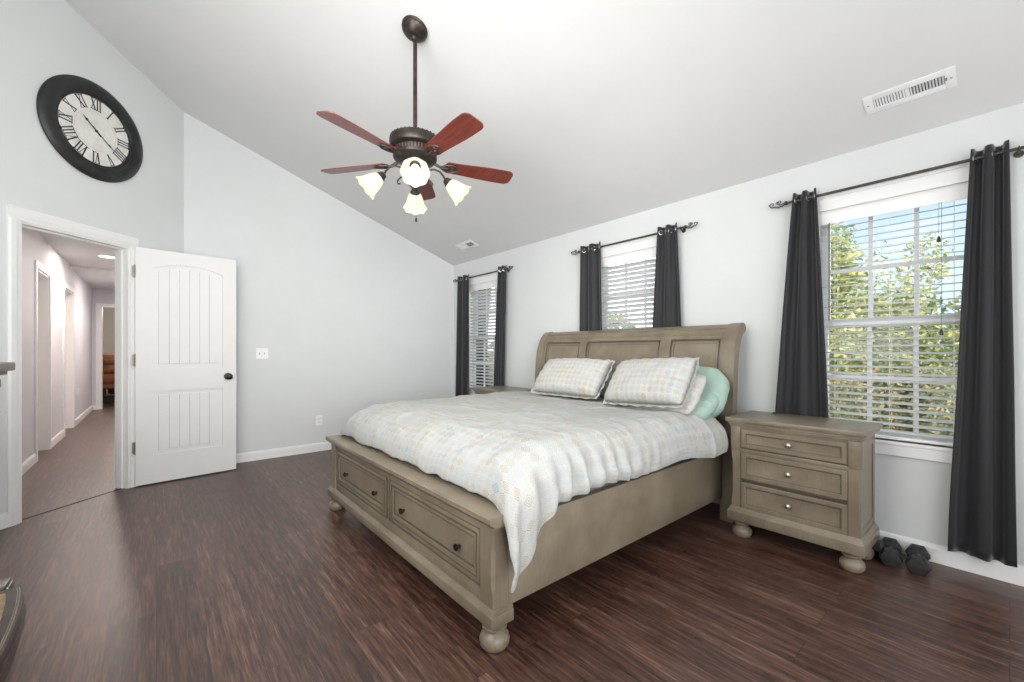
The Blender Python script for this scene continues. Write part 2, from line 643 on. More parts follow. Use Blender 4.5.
# angled wall with the doorway: s is measured from the corner
S0, S1, DH = 0.520, 1.262, 2.045
bm = nb()
def dwall(s0, s1, z0, flat=None):
    za = zceil(CORN[1] - s0 * DSIN) if flat is None else flat
    zb = zceil(CORN[1] - s1 * DSIN) if flat is None else flat
    prism(bm, [(-s0, z0), (-s1, z0), (-s1, zb), (-s0, za)], 0.0, 0.12, 'y', DIAG)
dwall(0, S0, 0)
dwall(S1, DLEN, 0)
dwall(S0, S1, DH)
struct('wall_northwest', bm, 'wall')

bm = nb()
xd = CORN[0] + DLEN * DCOS
box(bm, xd - 0.05, EX + 0.12, SY - 0.12, SY, 0, zceil(SY))
struct('wall_south', bm, 'wall')
bm = nb()
prism(bm, [(SY, 0), (WY, 0), (WY, zceil(WY)), (SY, zceil(SY))], EX, EX + 0.12, 'x')
struct('wall_east', bm, 'wall')
bm = nb()
prism(bm, [(SY - 0.12, zceil(SY - 0.12)), (WY + 0.15, zceil(WY + 0.15)), (WY + 0.15, zceil(WY + 0.15) + 0.1), (SY - 0.12, zceil(SY - 0.12) + 0.1)], WX - 0.15, EX + 0.15, 'x')
struct('ceiling', bm, 'ceiling')

# ------------------------------------------------------------------ baseboards and door trim
BBP = [(0, 0), (-0.014, 0), (-0.014, 0.075), (-0.009, 0.092), (-0.004, 0.098), (0, 0.098)]
def baseboard(name, p0, p1, mat='trim'):
    """profile swept from p0 to p1, front on the right-hand side of the run"""
    a, b = Vector((*p0, 0)), Vector((*p1, 0))
    t = (b - a).normalized()
    nrm = Vector((t.y, -t.x, 0))
    bm = nb()
    rings = [[p - nrm * q[0] + Vector((0, 0, q[1])) for q in BBP] for p in (a, b)]
    loft(bm, rings)
    return struct(name, bm, mat)
baseboard('baseboard_west', (WX, CORN[1] + 0.02), (WX, WY))
baseboard('baseboard_north', (WX + 0.014, WY), (EX, WY))
def dpt(s, off=0.0):
    p = DIAG @ Vector((-s, -off, 0))
    return (p.x, p.y)
baseboard('baseboard_northwest', dpt(DLEN), dpt(S1 + 0.060))
baseboard('baseboard_south', (EX, SY), (xd, SY))

bm = nb()
for s0, s1 in ((S0 - 0.060, S0 + 0.004), (S1 - 0.004, S1 + 0.060)):
    prism(bm, [(-s0, 0), (-s0, -0.012), (-s0 - 0.012, -0.019), (-s1 + 0.022, -0.017), (-s1 + 0.012, -0.012), (-s1, -0.010), (-s1, 0)] if s0 < 1 else
          [(-s1, 0), (-s1, -0.012), (-s1 + 0.012, -0.019), (-s0 - 0.022, -0.017), (-s0 - 0.012, -0.012), (-s0, -0.010), (-s0, 0)], 0, DH + 0.004, 'z', DIAG)
prism(bm, [(0, DH - 0.004), (-0.010, DH - 0.004), (-0.012, DH + 0.01), (-0.017, DH + 0.03), (-0.019, DH + 0.072), (-0.012, DH + 0.085), (0, DH + 0.085)], -(S1 + 0.060), -(S0 - 0.060), 'x', DIAG)
casing = struct('trim_1', bm, 'trim')
bm = nb()
box(bm, -S0 - 0.018, -S0, -0.002, 0.122, 0, DH, 0, DIAG)
box(bm, -S1, -S1 + 0.018, -0.002, 0.122, 0, DH, 0, DIAG)
box(bm, -S1, -S0, -0.002, 0.122, DH - 0.018, DH, 0, DIAG)
box(bm, -S0 - 0.030, -S0 - 0.018, 0.045, 0.08, 0, DH - 0.018, 0, DIAG)
box(bm, -S1 + 0.018, -S1 + 0.030, 0.045, 0.08, 0, DH - 0.018, 0, DIAG)
box(bm, -S1 + 0.018, -S0 - 0.018, 0.045, 0.08, DH - 0.030, DH - 0.018, 0, DIAG)
struct('door_jamb', bm, 'trim', casing)
bm = nb()
box(bm, -S1 + 0.017, -S1 + 0.0205, 0.004, 0.030, 0.93, 0.985, 0, DIAG)
struct('strike_plate', bm, 'bronze', casing)
bm = nb()
box(bm, -S1 + 0.018, -S0 - 0.018, 0.045, 0.060, 0, 0.004, 0, DIAG)
struct('trim_2', bm, plain('threshold_strip', (0.028, 0.017, 0.014), 0.4))

# ------------------------------------------------------------------ the bedroom door, swung open into the room
DW = 0.740
HINGE = (-4.795, -0.1390)
DANG = math.atan2(0.732, -0.085)
dr = thing('panel_door', 'white two-panel bedroom door standing open on its hinges', 'door', (HINGE[0], HINGE[1], 0.0), (0, 0, DANG))
bm = nb()
ZB, ZT = 0.012, 2.048
box(bm, 0.002, DW, 0.012, 0.023, ZB, ZT)
PX0, PX1 = 0.116, 0.630
def arch_z(x, top=1.934, drop=0.050):
    t = (x - PX0) / (PX1 - PX0) * 2 - 1
    return top - drop * t * t
for ya, yb in ((0.0, 0.0121), (0.0229, 0.035)):
    box(bm, 0.002, PX0, ya, yb, ZB, ZT)
    box(bm, PX1, DW, ya, yb, ZB, ZT)
    box(bm, PX0, PX1, ya, yb, ZB, 0.258)
    box(bm, PX0, PX1, ya, yb, 0.812, 1.012)
    top = [(PX0 + (PX1 - PX0) * i / 16, arch_z(PX0 + (PX1 - PX0) * i / 16)) for i in range(17)]
    prism(bm, top + [(PX1, ZT), (PX0, ZT)], ya, yb, 'y')
obj('door_slab', bm, 'door', dr, 30)
for (z0, z1, arched) in ((1.012, 1.934, True), (0.258, 0.812, False)):
    bm = nb()
    nplk = 6
    X0, X1 = PX0 + 0.036, PX1 - 0.036
    for k in range(nplk):
        a = X0 + (X1 - X0) * k / nplk + 0.0022
        b = X0 + (X1 - X0) * (k + 1) / nplk - 0.0022
        za = arch_z(a) - 0.036 if arched else z1 - 0.036
        zb = arch_z(b) - 0.036 if arched else z1 - 0.036
        zm = arch_z((a + b) / 2) - 0.036 if arched else z1 - 0.036
        poly = [(a, z0 + 0.036), (b, z0 + 0.036), (b, zb), ((a + b) / 2, zm), (a, za)]
        def ins(p, d):
            cx, cz = (a + b) / 2, (z0 + z1) / 2
            return (p[0] + (d if p[0] < cx - 1e-6 else -d if p[0] > cx + 1e-6 else 0), p[1] + (d if p[1] < cz else -d))
        for s in (1, -1):
            y0_, y1_ = (0.012, 0.0035) if s == 1 else (0.023, 0.0315)
            loft(bm, [[(p[0], y0_, p[1]) for p in poly], [(ins(p, 0.002)[0], y1_, ins(p, 0.002)[1]) for p in poly]])
    obj('door_panel', bm, 'door', dr, 20)
for side in (1, -1):
    bm = nb()
    T = TR(0.670, 0.0 if side == 1 else 0.035, 0.918) @ RX(PI / 2 if side == 1 else -PI / 2)
    lathe(bm, [(0.033, 0), (0.033, 0.006), (0.026, 0.011), (0.012, 0.014), (0.012, 0.036), (0.022, 0.041), (0.029, 0.052), (0.028, 0.064), (0.018, 0.073), (0.0, 0.076)], 22, T)
    obj('door_knob', bm, 'knob', dr)
for hz in (1.84, 1.085, 0.335):
    bm = nb()
    box(bm, -0.016, 0.0015, -0.001, 0.030, hz - 0.045, hz + 0.045)
    tube(bm, [(-0.003, -0.007, hz - 0.046), (-0.003, -0.007, hz + 0.046)], 0.0065, 10)
    ball(bm, (-0.003, -0.007, hz + 0.048), 0.0068)
    ball(bm, (-0.003, -0.007, hz - 0.048), 0.0068)
    obj('hinge', bm, 'hinge', dr)

# ------------------------------------------------------------------ hallway beyond the doorway
HX = -11.70
bm = nb()
D1, D2 = (-6.62, -7.32), (-8.36, -9.16)
edges = [xd - 0.06, D1[0], D1[1], D2[0], D2[1], HX]
for a, b in ((edges[0], edges[1]), (edges[2], edges[3]), (edges[4], edges[5])):
    box(bm, b, a, SY - 0.12, SY, 0, HALL_Z)
for a, b in (D1, D2):
    box(bm, b, a, SY - 0.12, SY, 2.04, HALL_Z)
struct('wall_hall_left', bm, 'hall_wall')
bm = nb()
box(bm, HX, WX - 0.12, CORN[1] + 0.03, CORN[1] + 0.15, 0, HALL_Z)
struct('wall_hall_right', bm, 'hall_wall')
bm = nb()
EY0, EY1 = -0.845, -0.06
box(bm, HX - 0.12, HX, SY - 0.12, EY0, 0, HALL_Z)
box(bm, HX - 0.12, HX, EY1, CORN[1] + 0.15, 0, HALL_Z)
box(bm, HX - 0.12, HX, EY0, EY1, 2.04, HALL_Z)
struct('wall_hall_end', bm, 'hall_wall')
bm = nb()
prism(bm, [(-8.92, HALL_Z), (-8.92, HALL_Z + 0.1), (WX - 0.10, HALL_Z + 0.1), (WX - 0.10, HALL_Z)], SY - 0.12, CORN[1] + 0.15, 'y')
prism(bm, [(-8.92, HALL_Z), (-8.92, HALL_Z + 0.1), (xd - 0.10, HALL_Z + 0.1), (xd - 0.10, HALL_Z)], SY - 0.12, SY + 0.0, 'y')
box(bm, HX - 0.12, -8.92, SY - 0.12, CORN[1] + 0.15, HALL_Z - 0.03, HALL_Z + 0.1)
q = [dpt(0.0, -0.12), dpt(DLEN, -0.12), (-5.32, SY), (-5.32, CORN[1] + 0.1)]
prism(bm, q, HALL_Z, HALL_Z + 0.08, 'z')
struct('ceiling_hall', bm, 'ceiling')
bm = nb()
box(bm, -16.2, -16.08, -3.0, 2.2, 0, 2.5)
box(bm, -16.2, HX - 0.12, -3.0, -2.88, 0, 2.5)
box(bm, -16.2, HX - 0.12, 2.1, 2.2, 0, 2.5)
box(bm, HX - 0.14, HX - 0.12, -3.0, SY - 0.12, 0, 2.5)
box(bm, HX - 0.14, HX - 0.12, CORN[1] + 0.15, 2.2, 0, 2.5)
struct('wall_far_room', bm, 'far_wall')
bm = nb()
box(bm, -16.2, HX - 0.12, -3.0, 2.2, 2.5, 2.6)
struct('ceiling_far_room', bm, 'ceiling')
# hall doors, jambs and casings
for nme, tn, (a, b) in (('door_2', 'trim_3', D1), ('door_3', 'trim_4', D2)):
    bm = nb()
    for x0, x1 in ((a - 0.0, a + 0.07), (b - 0.07, b + 0.0)):
        box(bm, x0, x1, SY - 0.002, SY + 0.016, 0, 2.04)
    box(bm, b - 0.07, a + 0.07, SY - 0.002, SY + 0.016, 2.04, 2.11)
    box(bm, b, b + 0.018, SY - 0.12, SY, 0, 2.04)
    box(bm, a - 0.018, a, SY - 0.12, SY, 0, 2.04)
    box(bm, b, a, SY - 0.12, SY, 2.022, 2.04)
    struct(tn, bm, 'trim')
    bm = nb()
    box(bm, b + 0.02, a - 0.02, SY - 0.115, SY - 0.085, 0.01, 2.02)
    for z0, z1 in ((0.22, 0.80), (1.0, 1.9)):
        steps(bm, -(a - 0.14), -(b + 0.14), z0, z1, [(0, 0.0), (0.012, -0.006), (0.03, -0.006), (0.05, 0.0)], TR(0, SY - 0.084, 0) @ RZ(PI))
    o = struct(nme, bm, plain('hall_door_' + nme, (0.80, 0.74, 0.68), 0.4, 0.01))
bm = nb()
for y0, y1 in ((EY0 - 0.07, EY0), (EY1, EY1 + 0.07)):
    box(bm, HX, HX + 0.016, y0, y1, 0, 2.04)
box(bm, HX, HX + 0.016, EY0 - 0.07, EY1 + 0.07, 2.04, 2.11)
box(bm, HX - 0.12, HX, EY0, EY0 + 0.018, 0, 2.04)
box(bm, HX - 0.12, HX, EY1 - 0.018, EY1, 0, 2.04)
struct('trim_5', bm, 'trim')
for i, (p, q) in enumerate((((D1[0] + 0.07, SY), (xd - 0.17, SY)), ((D2[0] + 0.07, SY), (D1[1] - 0.07, SY)), ((HX, SY), (D2[1] - 0.07, SY)))):
    baseboard('baseboard_hall_%d' % (i + 1), q, p)
bm = nb()
box(bm, HX, HX + 0.014, SY + 0.014, EY0 - 0.07, 0, 0.095)
struct('baseboard_hall_end', bm, 'trim')

dl = thing('recessed_light', 'round recessed light glowing in the hallway ceiling', 'light', (-7.80, -0.50, HALL_Z))
bm = nb()
lathe(bm, [(0.082, 0.0), (0.098, -0.002), (0.098, -0.008), (0.080, -0.010), (0.078, -0.004)], 28)
obj('light_trim', bm, 'plastic', dl)
bm = nb()
lathe(bm, [(0.0, -0.003), (0.079, -0.003), (0.079, -0.006), (0.0, -0.007)], 28)
obj('lens', bm, 'downlight', dl)
hb = lamp('hall_light', 'AREA', (-7.80, -0.50, HALL_Z - 0.014), 24, (1.0, 0.89, 0.82), shape='DISK', size=0.15)
for hx, hy, he in ((-6.3, 0.0, 9), (-9.9, -0.1, 22)):
    lamp('hall_light', 'AREA', (hx, hy, HALL_Z - 0.045), he, (1.0, 0.91, 0.88), shape='DISK', size=0.2)  # added fill lights for the hall, out of view, without fixtures
lamp('far_room_fill', 'POINT', (-13.6, -0.2, 2.2), 55, (1.0, 0.90, 0.78), shadow_soft_size=0.2)  # added fill light for the far room, no fixture there

sd = thing('smoke_detector', 'small round white smoke detector on the hallway ceiling', 'smoke detector', (-9.3, -0.46, HALL_Z - 0.03))
bm = nb()
lathe(bm, [(0.065, 0.0), (0.065, -0.018), (0.052, -0.032), (0.0, -0.035)], 24)
obj('housing', bm, 'plastic', sd)
bm = nb()
lathe(bm, [(0.012, -0.030), (0.012, -0.038), (0.0, -0.039)], 12)
obj('test_button', bm, 'vent_white', sd)

# brown recliner in the far room
rc = thing('recliner', 'brown leather recliner seen through the far hallway doorway', 'armchair', (-13.3, -0.66, 0), (0, 0, math.radians(-100)))
bm = nb()
box(bm, -0.30, 0.30, -0.40, 0.30, 0.30, 0.50, 0.07)
obj('seat', bm, 'leather', rc, 60)
bm = nb()
for z0, z1, y0, t in ((0.44, 0.74, 0.20, 0.20), (0.66, 0.93, 0.27, 0.21), (0.86, 1.10, 0.35, 0.20)):
    box(bm, -0.33, 0.33, y0, y0 + t, z0, z1, 0.09)
obj('backrest', bm, 'leather', rc, 60)
for s in (-1, 1):
    bm = nb()
    box(bm, s * 0.42 - 0.11, s * 0.42 + 0.11, -0.42, 0.36, 0.10, 0.52, 0.04)
    T = TR(s * 0.42, -0.03, 0.54) @ RX(PI / 2)
    lathe(bm, [(0.0, -0.42), (0.10, -0.41), (0.125, -0.37), (0.125, 0.37), (0.10, 0.41), (0.0, 0.42)], 20, T)
    obj('armrest', bm, 'leather', rc, 60)
bm = nb()
box(bm, -0.30, 0.30, -0.50, -0.38, 0.14, 0.46, 0.05)
obj('footrest', bm, 'leather', rc, 60)
bm = nb()
box(bm, -0.44, 0.44, -0.34, 0.32, 0.0, 0.12, 0.01)
obj('base', bm, 'rubber', rc)

# ------------------------------------------------------------------ windows, trim, blinds
def window(cx, name, tilt, blind_label, pitch=0.042):
    x0, x1 = cx - OW, cx + OW
    bm = nb()                                       # casing: head, sides, stool and apron
    for a, b in ((x0 - 0.06, x0), (x1, x1 + 0.06)):
        box(bm, a, b, WY - 0.017, WY, Z0 - 0.004, Z1, 0.003)
    box(bm, x0 - 0.06, x1 + 0.06, WY - 0.017, WY, Z1, Z1 + 0.078, 0.003)
    box(bm, x0 - 0.066, x1 + 0.066, WY - 0.022, WY, Z1 + 0.078, Z1 + 0.094, 0.003)
    box(bm, x0 - 0.075, x1 + 0.075, WY - 0.022, WY + 0.08, Z0 - 0.022, Z0, 0.005)
    box(bm, x0 - 0.06, x1 + 0.06, WY - 0.018, WY, Z0 - 0.082, Z0 - 0.022, 0.003)
    box(bm, x0, x0 + 0.006, WY, WY + 0.08, Z0, Z1)
    box(bm, x1 - 0.006, x1, WY, WY + 0.08, Z0, Z1)
    box(bm, x0, x1, WY, WY + 0.08, Z1 - 0.006, Z1)
    win = struct(name, bm, 'trim')
    bm = nb()
    fy0, fy1 = WY + 0.075, WY + 0.145
    zm = 1.335
    def sash(za, zb, ya, yb, rail):
        box(bm, x0 + 0.006, x0 + 0.048, ya, yb, za, zb, 0.003)
        box(bm, x1 - 0.048, x1 - 0.006, ya, yb, za, zb, 0.003)
        box(bm, x0 + 0.048, x1 - 0.048, ya, yb, za, za + rail, 0.003)
        box(bm, x0 + 0.048, x1 - 0.048, ya, yb, zb - rail, zb, 0.003)
        ym = (ya + yb) / 2
        for k in (1, 2):
            xm = x0 + 0.048 + (2 * OW - 0.096) * k / 3
            box(bm, xm - 0.011, xm + 0.011, ym - 0.006, ym + 0.006, za + rail - 0.001, zb - rail + 0.001)
        zz = (za + zb) / 2
        box(bm, x0 + 0.047, x1 - 0.047, ym - 0.0075, ym + 0.0075, zz - 0.010, zz + 0.010)
    sash(zm - 0.02, Z1 - 0.006, fy0 + 0.036, fy1, 0.045)
    sash(Z0, zm + 0.025, fy0, fy0 + 0.034, 0.05)
    obj('sash', bm, 'vinyl', win, 30)
    for za, zb, yy in ((zm, Z1 - 0.04, fy0 + 0.0545), (Z0 + 0.04, zm, fy0 + 0.0185)):
        bm = nb()
        box(bm, x0 + 0.045, x1 - 0.045, yy - 0.0015, yy + 0.0015, za, zb)
        obj('pane', bm, 'glass', win, 0)
    # the blind
    bl = thing('window_blind', blind_label, 'blind', (cx, WY + 0.036, Z0), group='white slatted window blinds')
    H = Z1 - Z0
    bm = nb()
    box(bm, -OW + 0.008, OW - 0.008, -0.030, 0.028, H - 0.050, H - 0.008, 0.003)
    obj('head_rail', bm, 'plastic', bl)
    bm = nb()
    prism(bm, [(-0.036, H - 0.085), (-0.036, H - 0.018), (-0.041, H - 0.008), (-0.031, H - 0.008), (-0.029, H - 0.085)], -OW + 0.006, OW - 0.006, 'x')
    obj('valance', bm, 'plastic', bl)
    bm = nb()
    z = H - 0.105
    c, s = math.cos(tilt), math.sin(tilt)
    hw = 0.025
    while z > 0.05:
        rings = []
        for xx in (-OW + 0.010, OW - 0.010):
            ring = []
            for yy, dz in ((-hw, 0), (0, 0.0028), (hw, 0), (hw, -0.0028), (0, 0.0), (-hw, -0.0028)):
                ring.append((xx, yy * c - dz * s, z + yy * s + dz * c))
            rings.append(ring)
        loft(bm, rings)
        z -= pitch
    obj('slats', bm, 'slat', bl, 0)
    bm = nb()
    box(bm, -OW + 0.010, OW - 0.010, -0.026, 0.026, 0.006, 0.024, 0.003)
    obj('bottom_rail', bm, 'plastic', bl)
    bm = nb()
    for xx in (-0.26, 0.0, 0.26):
        for yy in (-0.027, 0.027):
            tube(bm, [(xx, yy, 0.02), (xx, yy, H - 0.05)], 0.0011, 5)
    obj('ladder_cord', bm, 'plastic', bl)
    return bl

tilts = (-0.50, -0.56, 0.16)
labels = ('white slatted blind in the far left window near the room corner',
          'white slatted blind in the middle window above the headboard',
          'white slatted blind in the large window right of the nightstand')
BL = [window(c, n, t, l) for (c, n), t, l in zip(WIN, tilts, labels)]
# wand and tassels of the right blind
bm = nb()
tube(bm, [(-0.285, -0.048, 0.72), (-0.285, -0.048, 1.335)], 0.0042, 8)
obj('tilt_wand', bm, plain('wand_grey', (0.12, 0.12, 0.12), 0.4), BL[2])
for tx, tz in ((0.205, 1.14), (0.215, 0.63)):
    bm = nb()
    tube(bm, [(tx, -0.046, tz), (tx, -0.046, 1.335)], 0.001, 5)
    lathe(bm, [(0.002, 0.012), (0.006, 0.006), (0.008, -0.010), (0.009, -0.020), (0.0, -0.022)], 10, TR(tx, -0.046, tz))
    obj('cord_tassel', bm, 'knob', BL[2])

# ------------------------------------------------------------------ curtain rods and curtains
RODY, RODZ = 3.224, 2.152
def spiral(cx, cz, r0, r1, a0, a1, n=22, y=0.0):
    return [(cx + (r0 + (r1 - r0) * i / n) * math.cos(a0 + (a1 - a0) * i / n), y, cz + (r0 + (r1 - r0) * i / n) * math.sin(a0 + (a1 - a0) * i / n)) for i in range(n + 1)]

def rod(cx, half, label):
    r = thing('curtain_rod', label, 'curtain rod', (cx, RODY, RODZ), group='curtain rods over the windows')
    bm = nb()
    tube(bm, [(-half, 0, 0), (half, 0, 0)], 0.0085, 12)
    obj('pole', bm, 'iron', r)
    for s in (-1, 1):
        bm = nb()
        T = TR(s * half, 0, 0) @ Matrix.Diagonal((s, 1, 1, 1))
        lathe(bm, [(0.009, 0.0), (0.014, 0.004), (0.014, 0.012), (0.009, 0.016)], 12, T @ RY(PI / 2))
        w1 = [(0.010, 0, 0.0), (0.03, 0, -0.013), (0.055, 0, -0.016), (0.080, 0, -0.008)] + [(p[0], 0, p[2]) for p in spiral(0.090, 0.008, 0.018, 0.004, -PI * 0.6, PI * 1.5)]
        tube(bm, w1, [0.005] * 4 + [0.0045 - 0.002 * i / 22 for i in range(23)], 7, T)
        w2 = [(0.012, 0, 0.003), (0.024, 0, 0.004), (0.040, 0, -0.004)] + spiral(0.045, 0.014, 0.017, 0.004, -PI * 0.5, PI * 1.4)
        tube(bm, w2, 0.0036, 7, T)
        w3 = [(0.045, 0.0, 0.0)] + spiral(0.062, 0.012, 0.013, 0.003, -PI * 0.9, -PI * 2.4)
        tube(bm, w3, 0.003, 7, T)
        ball(bm, (0.106, 0, 0.010), 0.0065, T)
        obj('finial', bm, 'iron', r)
        bm = nb()
        bx = s * (half - 0.03)
        tube(bm, [(bx, 0.050, -0.012), (bx, 0.02, -0.014), (bx, 0.0, -0.011)], 0.0045, 8)
        torus(bm, 0.0115, 0.003, TR(bx, 0, 0) @ RY(PI / 2), 14, 6)
        lathe(bm, [(0.018, 0.0), (0.018, -0.004), (0.0, -0.006)], 14, TR(bx, 0.0518, -0.012) @ RX(-PI / 2))
        obj('bracket', bm, 'iron', r)
    return r
ROD = [rod(-4.455, 0.545, 'thin dark iron curtain rod over the far left window'),
       rod(-2.225, 0.545, 'thin dark iron curtain rod over the middle window above the headboard'),
       rod(-0.450, 0.510, 'thin dark iron curtain rod over the large right window')]

def curtain(xt0, xt1, xb0, xb1, zb, label, seed, waves=2, amp=0.018):
    """grommet panel: x range at the rod and at the hem"""
    rnd = random.Random(seed)
    cx = (xt0 + xt1) / 2
    cu = thing('curtain', label, 'curtain', (cx, RODY, 0), group='charcoal grommet curtains')
    zt = RODZ + 0.045
    nu, nv = waves * 16, 44
    ph = rnd.uniform(-0.2, 0.2)
    wob = [rnd.uniform(-1, 1) for _ in range(waves * 2 + 2)]
    bm = nb()
    uvl = []
    grid = []
    for j in range(nv + 1):
        t = j / nv
        z = zt + (zb - zt) * t
        e = t ** 0.9
        a0, a1 = xt0 + (xb0 - xt0) * e, xt1 + (xb1 - xt1) * e
        row = []
        for i in range(nu + 1):
            s = i / nu
            k = int(min(s * waves * 2, waves * 2))
            warp = 0.10 * math.sin(2 * PI * s * 1.5 + seed) * t
            th = 2 * PI * waves * (s + warp * 0.25) + ph
            A = amp * (1.0 - 0.05 * t + 0.35 * wob[k] * t * 0.6)
            x = a0 + (a1 - a0) * s + 0.004 * math.sin(th * 2) + 0.005 * noise.noise((s * 4, z * 1.3, seed)) * t
            y = -A * math.cos(th) + 0.006 * noise.noise((s * 5, z * 1.1, seed + 9)) * t
            zz = z
            if j == 0:
                zz += 0.004 * math.cos(th)
            if j == nv:
                zz += 0.012 * noise.noise((s * 6, 1.7, seed))
            row.append(bm.verts.new((x - cx, y, zz)))
        grid.append(row)
    for j in range(nv):
        for i in range(nu):
            bm.faces.new((grid[j][i], grid[j][i + 1], grid[j + 1][i + 1], grid[j + 1][i]))
    p = obj('panel', bm, 'curtain', cu, 0)
    for pl in p.data.polygons:
        pl.use_smooth = True
    so = p.modifiers.new('thick', 'SOLIDIFY')
    so.thickness = 0.003
    so.offset = 0
    for k in range(waves * 2):
        s = (k + 0.5) / (waves * 2)
        th = 2 * PI * waves * s
        x = xt0 + (xt1 - xt0) * s - cx
        sgn = 1 if math.sin(th) > 0 else -1
        ang = math.atan2(sgn * amp * 2 * PI * waves / (xt1 - xt0), 1.0)
        bm = nb()
        torus(bm, 0.017, 0.0042, TR(x, 0, RODZ) @ RZ(ang) @ RX(PI / 2), 18, 7)
        obj('grommet', bm, 'steel', cu)
    return cu
curtain(-4.965, -4.690, -5.030, -4.680, 0.10, 'charcoal curtain panel hanging in the far room corner', 1)
curtain(-4.060, -3.900, -4.190, -3.950, 0.10, 'charcoal curtain panel on the right side of the far left window', 2)
curtain(-2.745, -2.500, -2.765, -2.470, 0.66, 'charcoal curtain panel on the left side of the window above the headboard', 3, 2, 0.015)
curtain(-1.905, -1.735, -1.985, -1.670, 0.66, 'charcoal curtain panel on the right side of the window above the headboard', 4, 2, 0.015)
curtain(-0.922, -0.795, -1.065, -0.705, 0.12, 'charcoal curtain panel falling behind the nightstand', 5, 2, 0.020)
curtain(-0.130, -0.002, -0.212, 0.022, 0.10, 'charcoal curtain panel at the right edge of the photo, hem near floor', 6, 2, 0.021)

# ------------------------------------------------------------------ the bed
FY = 0.962
BX0, BX1 = -3.248, -1.256
BC = (BX0 + BX1) / 2
bed = thing('sleigh_bed', 'grey-brown wooden sleigh bed with drawers in its footboard', 'bed', (BC, 2.05, 0))
Bi = TR(-BC, -2.05, 0)
def bobj(name, bm, mat, parent=bed, smooth=35, label=None):
    bmesh.ops.transform(bm, matrix=Bi, verts=bm.verts[:])
    return obj(name, bm, mat, parent, smooth, label)

def bun(bm, x, y, h, r=0.055):
    lathe(bm, [(r * 0.52, 0.0), (r * 0.80, 0.003), (r * 0.96, h * 0.15), (r, h * 0.30), (r * 0.95, h * 0.44), (r * 0.78, h * 0.56), (r * 0.63, h * 0.62), (r * 0.60, h * 0.65), (r * 0.70, h * 0.70), (r * 0.82, h * 0.76), (r * 0.82, h * 0.84), (r * 0.70, h * 0.89), (r * 0.70, h)], 26, TR(x, y, 0))

def chamfer_post(bm, x0, x1, y0, y1, z0, z1, sx, c=0.017, za=0.10, zb=0.10):
    """square post whose outer front edge is stop-chamfered (sx: +1 right edge, -1 left edge)"""
    rings = []
    for z, k in ((z0, 0), (z0 + za, 0), (z0 + za + 0.035, 1), (z1 - zb - 0.035, 1), (z1 - zb, 0), (z1, 0)):
        d = max(c * k, 0.0012)
        if sx > 0:
            rings.append([(x0, y0, z), (x1 - d, y0, z), (x1, y0 + d, z), (x1, y1, z), (x0, y1, z)])
        else:
            rings.append([(x0, y0 + d, z), (x0 + d, y0, z), (x1, y0, z), (x1, y1, z), (x0, y1, z)])
    loft(bm, rings)

FH = 0.105
for x in (BX0 + 0.055, BX1 - 0.055):
    bm = nb()
    bun(bm, x, FY + 0.056, FH, 0.060)
    bobj('bun_foot', bm, 'wood')
bm = nb()
box(bm, BX0, BX1, FY, FY + 0.112, FH, FH + 0.046, 0.004)
prism(bm, [(FY + 0.004, FH + 0.046), (FY + 0.018, FH + 0.058), (FY + 0.022, FH + 0.062), (FY + 0.108, FH + 0.062), (FY + 0.108, FH + 0.046)], BX0 + 0.004, BX1 - 0.004, 'x')
bobj('plinth', bm, 'wood')
for sx in (-1, 1):
    bm = nb()
    xa, xb = (BX1 - 0.105, BX1 - 0.022) if sx > 0 else (BX0 + 0.022, BX0 + 0.105)
    chamfer_post(bm, xa, xb, FY + 0.022, FY + 0.104, FH + 0.055, 0.500, sx, 0.012, 0.06, 0.075)
    bobj('foot_post', bm, 'wood')
bm = nb()
box(bm, BX0 + 0.10, BX1 - 0.10, FY + 0.045, FY + 0.100, FH + 0.055, 0.50)
box(bm, BX0 + 0.10, BX1 - 0.10, FY + 0.030, FY + 0.05, 0.445, 0.50, 0.002)
box(bm, BX0 + 0.10, BX1 - 0.10, FY + 0.030, FY + 0.05, FH + 0.055, 0.218, 0.002)
box(bm, BC - 0.012, BC + 0.012, FY + 0.034, FY + 0.05, 0.20, 0.46)
bobj('footboard', bm, 'wood')
bm = nb()
prism(bm, [(FY + 0.012, 0.488), (FY + 0.006, 0.497), (FY - 0.004, 0.503), (FY - 0.010, 0.508), (FY - 0.010, 0.526), (FY - 0.004, 0.533), (FY + 0.108, 0.533), (FY + 0.112, 0.526), (FY + 0.112, 0.498), (FY + 0.102, 0.488)], BX0 - 0.006, BX1 + 0.006, 'x')
bobj('footboard_cap', bm, 'wood')
def cup_knob(bm, T, r=0.0155):
    lathe(bm, [(r * 0.55, 0), (r * 0.5, 0.006), (r * 0.4, 0.012), (r * 0.75, 0.016), (r, 0.021), (r * 0.95, 0.027), (r * 0.5, 0.031), (0, 0.032)], 18, T)
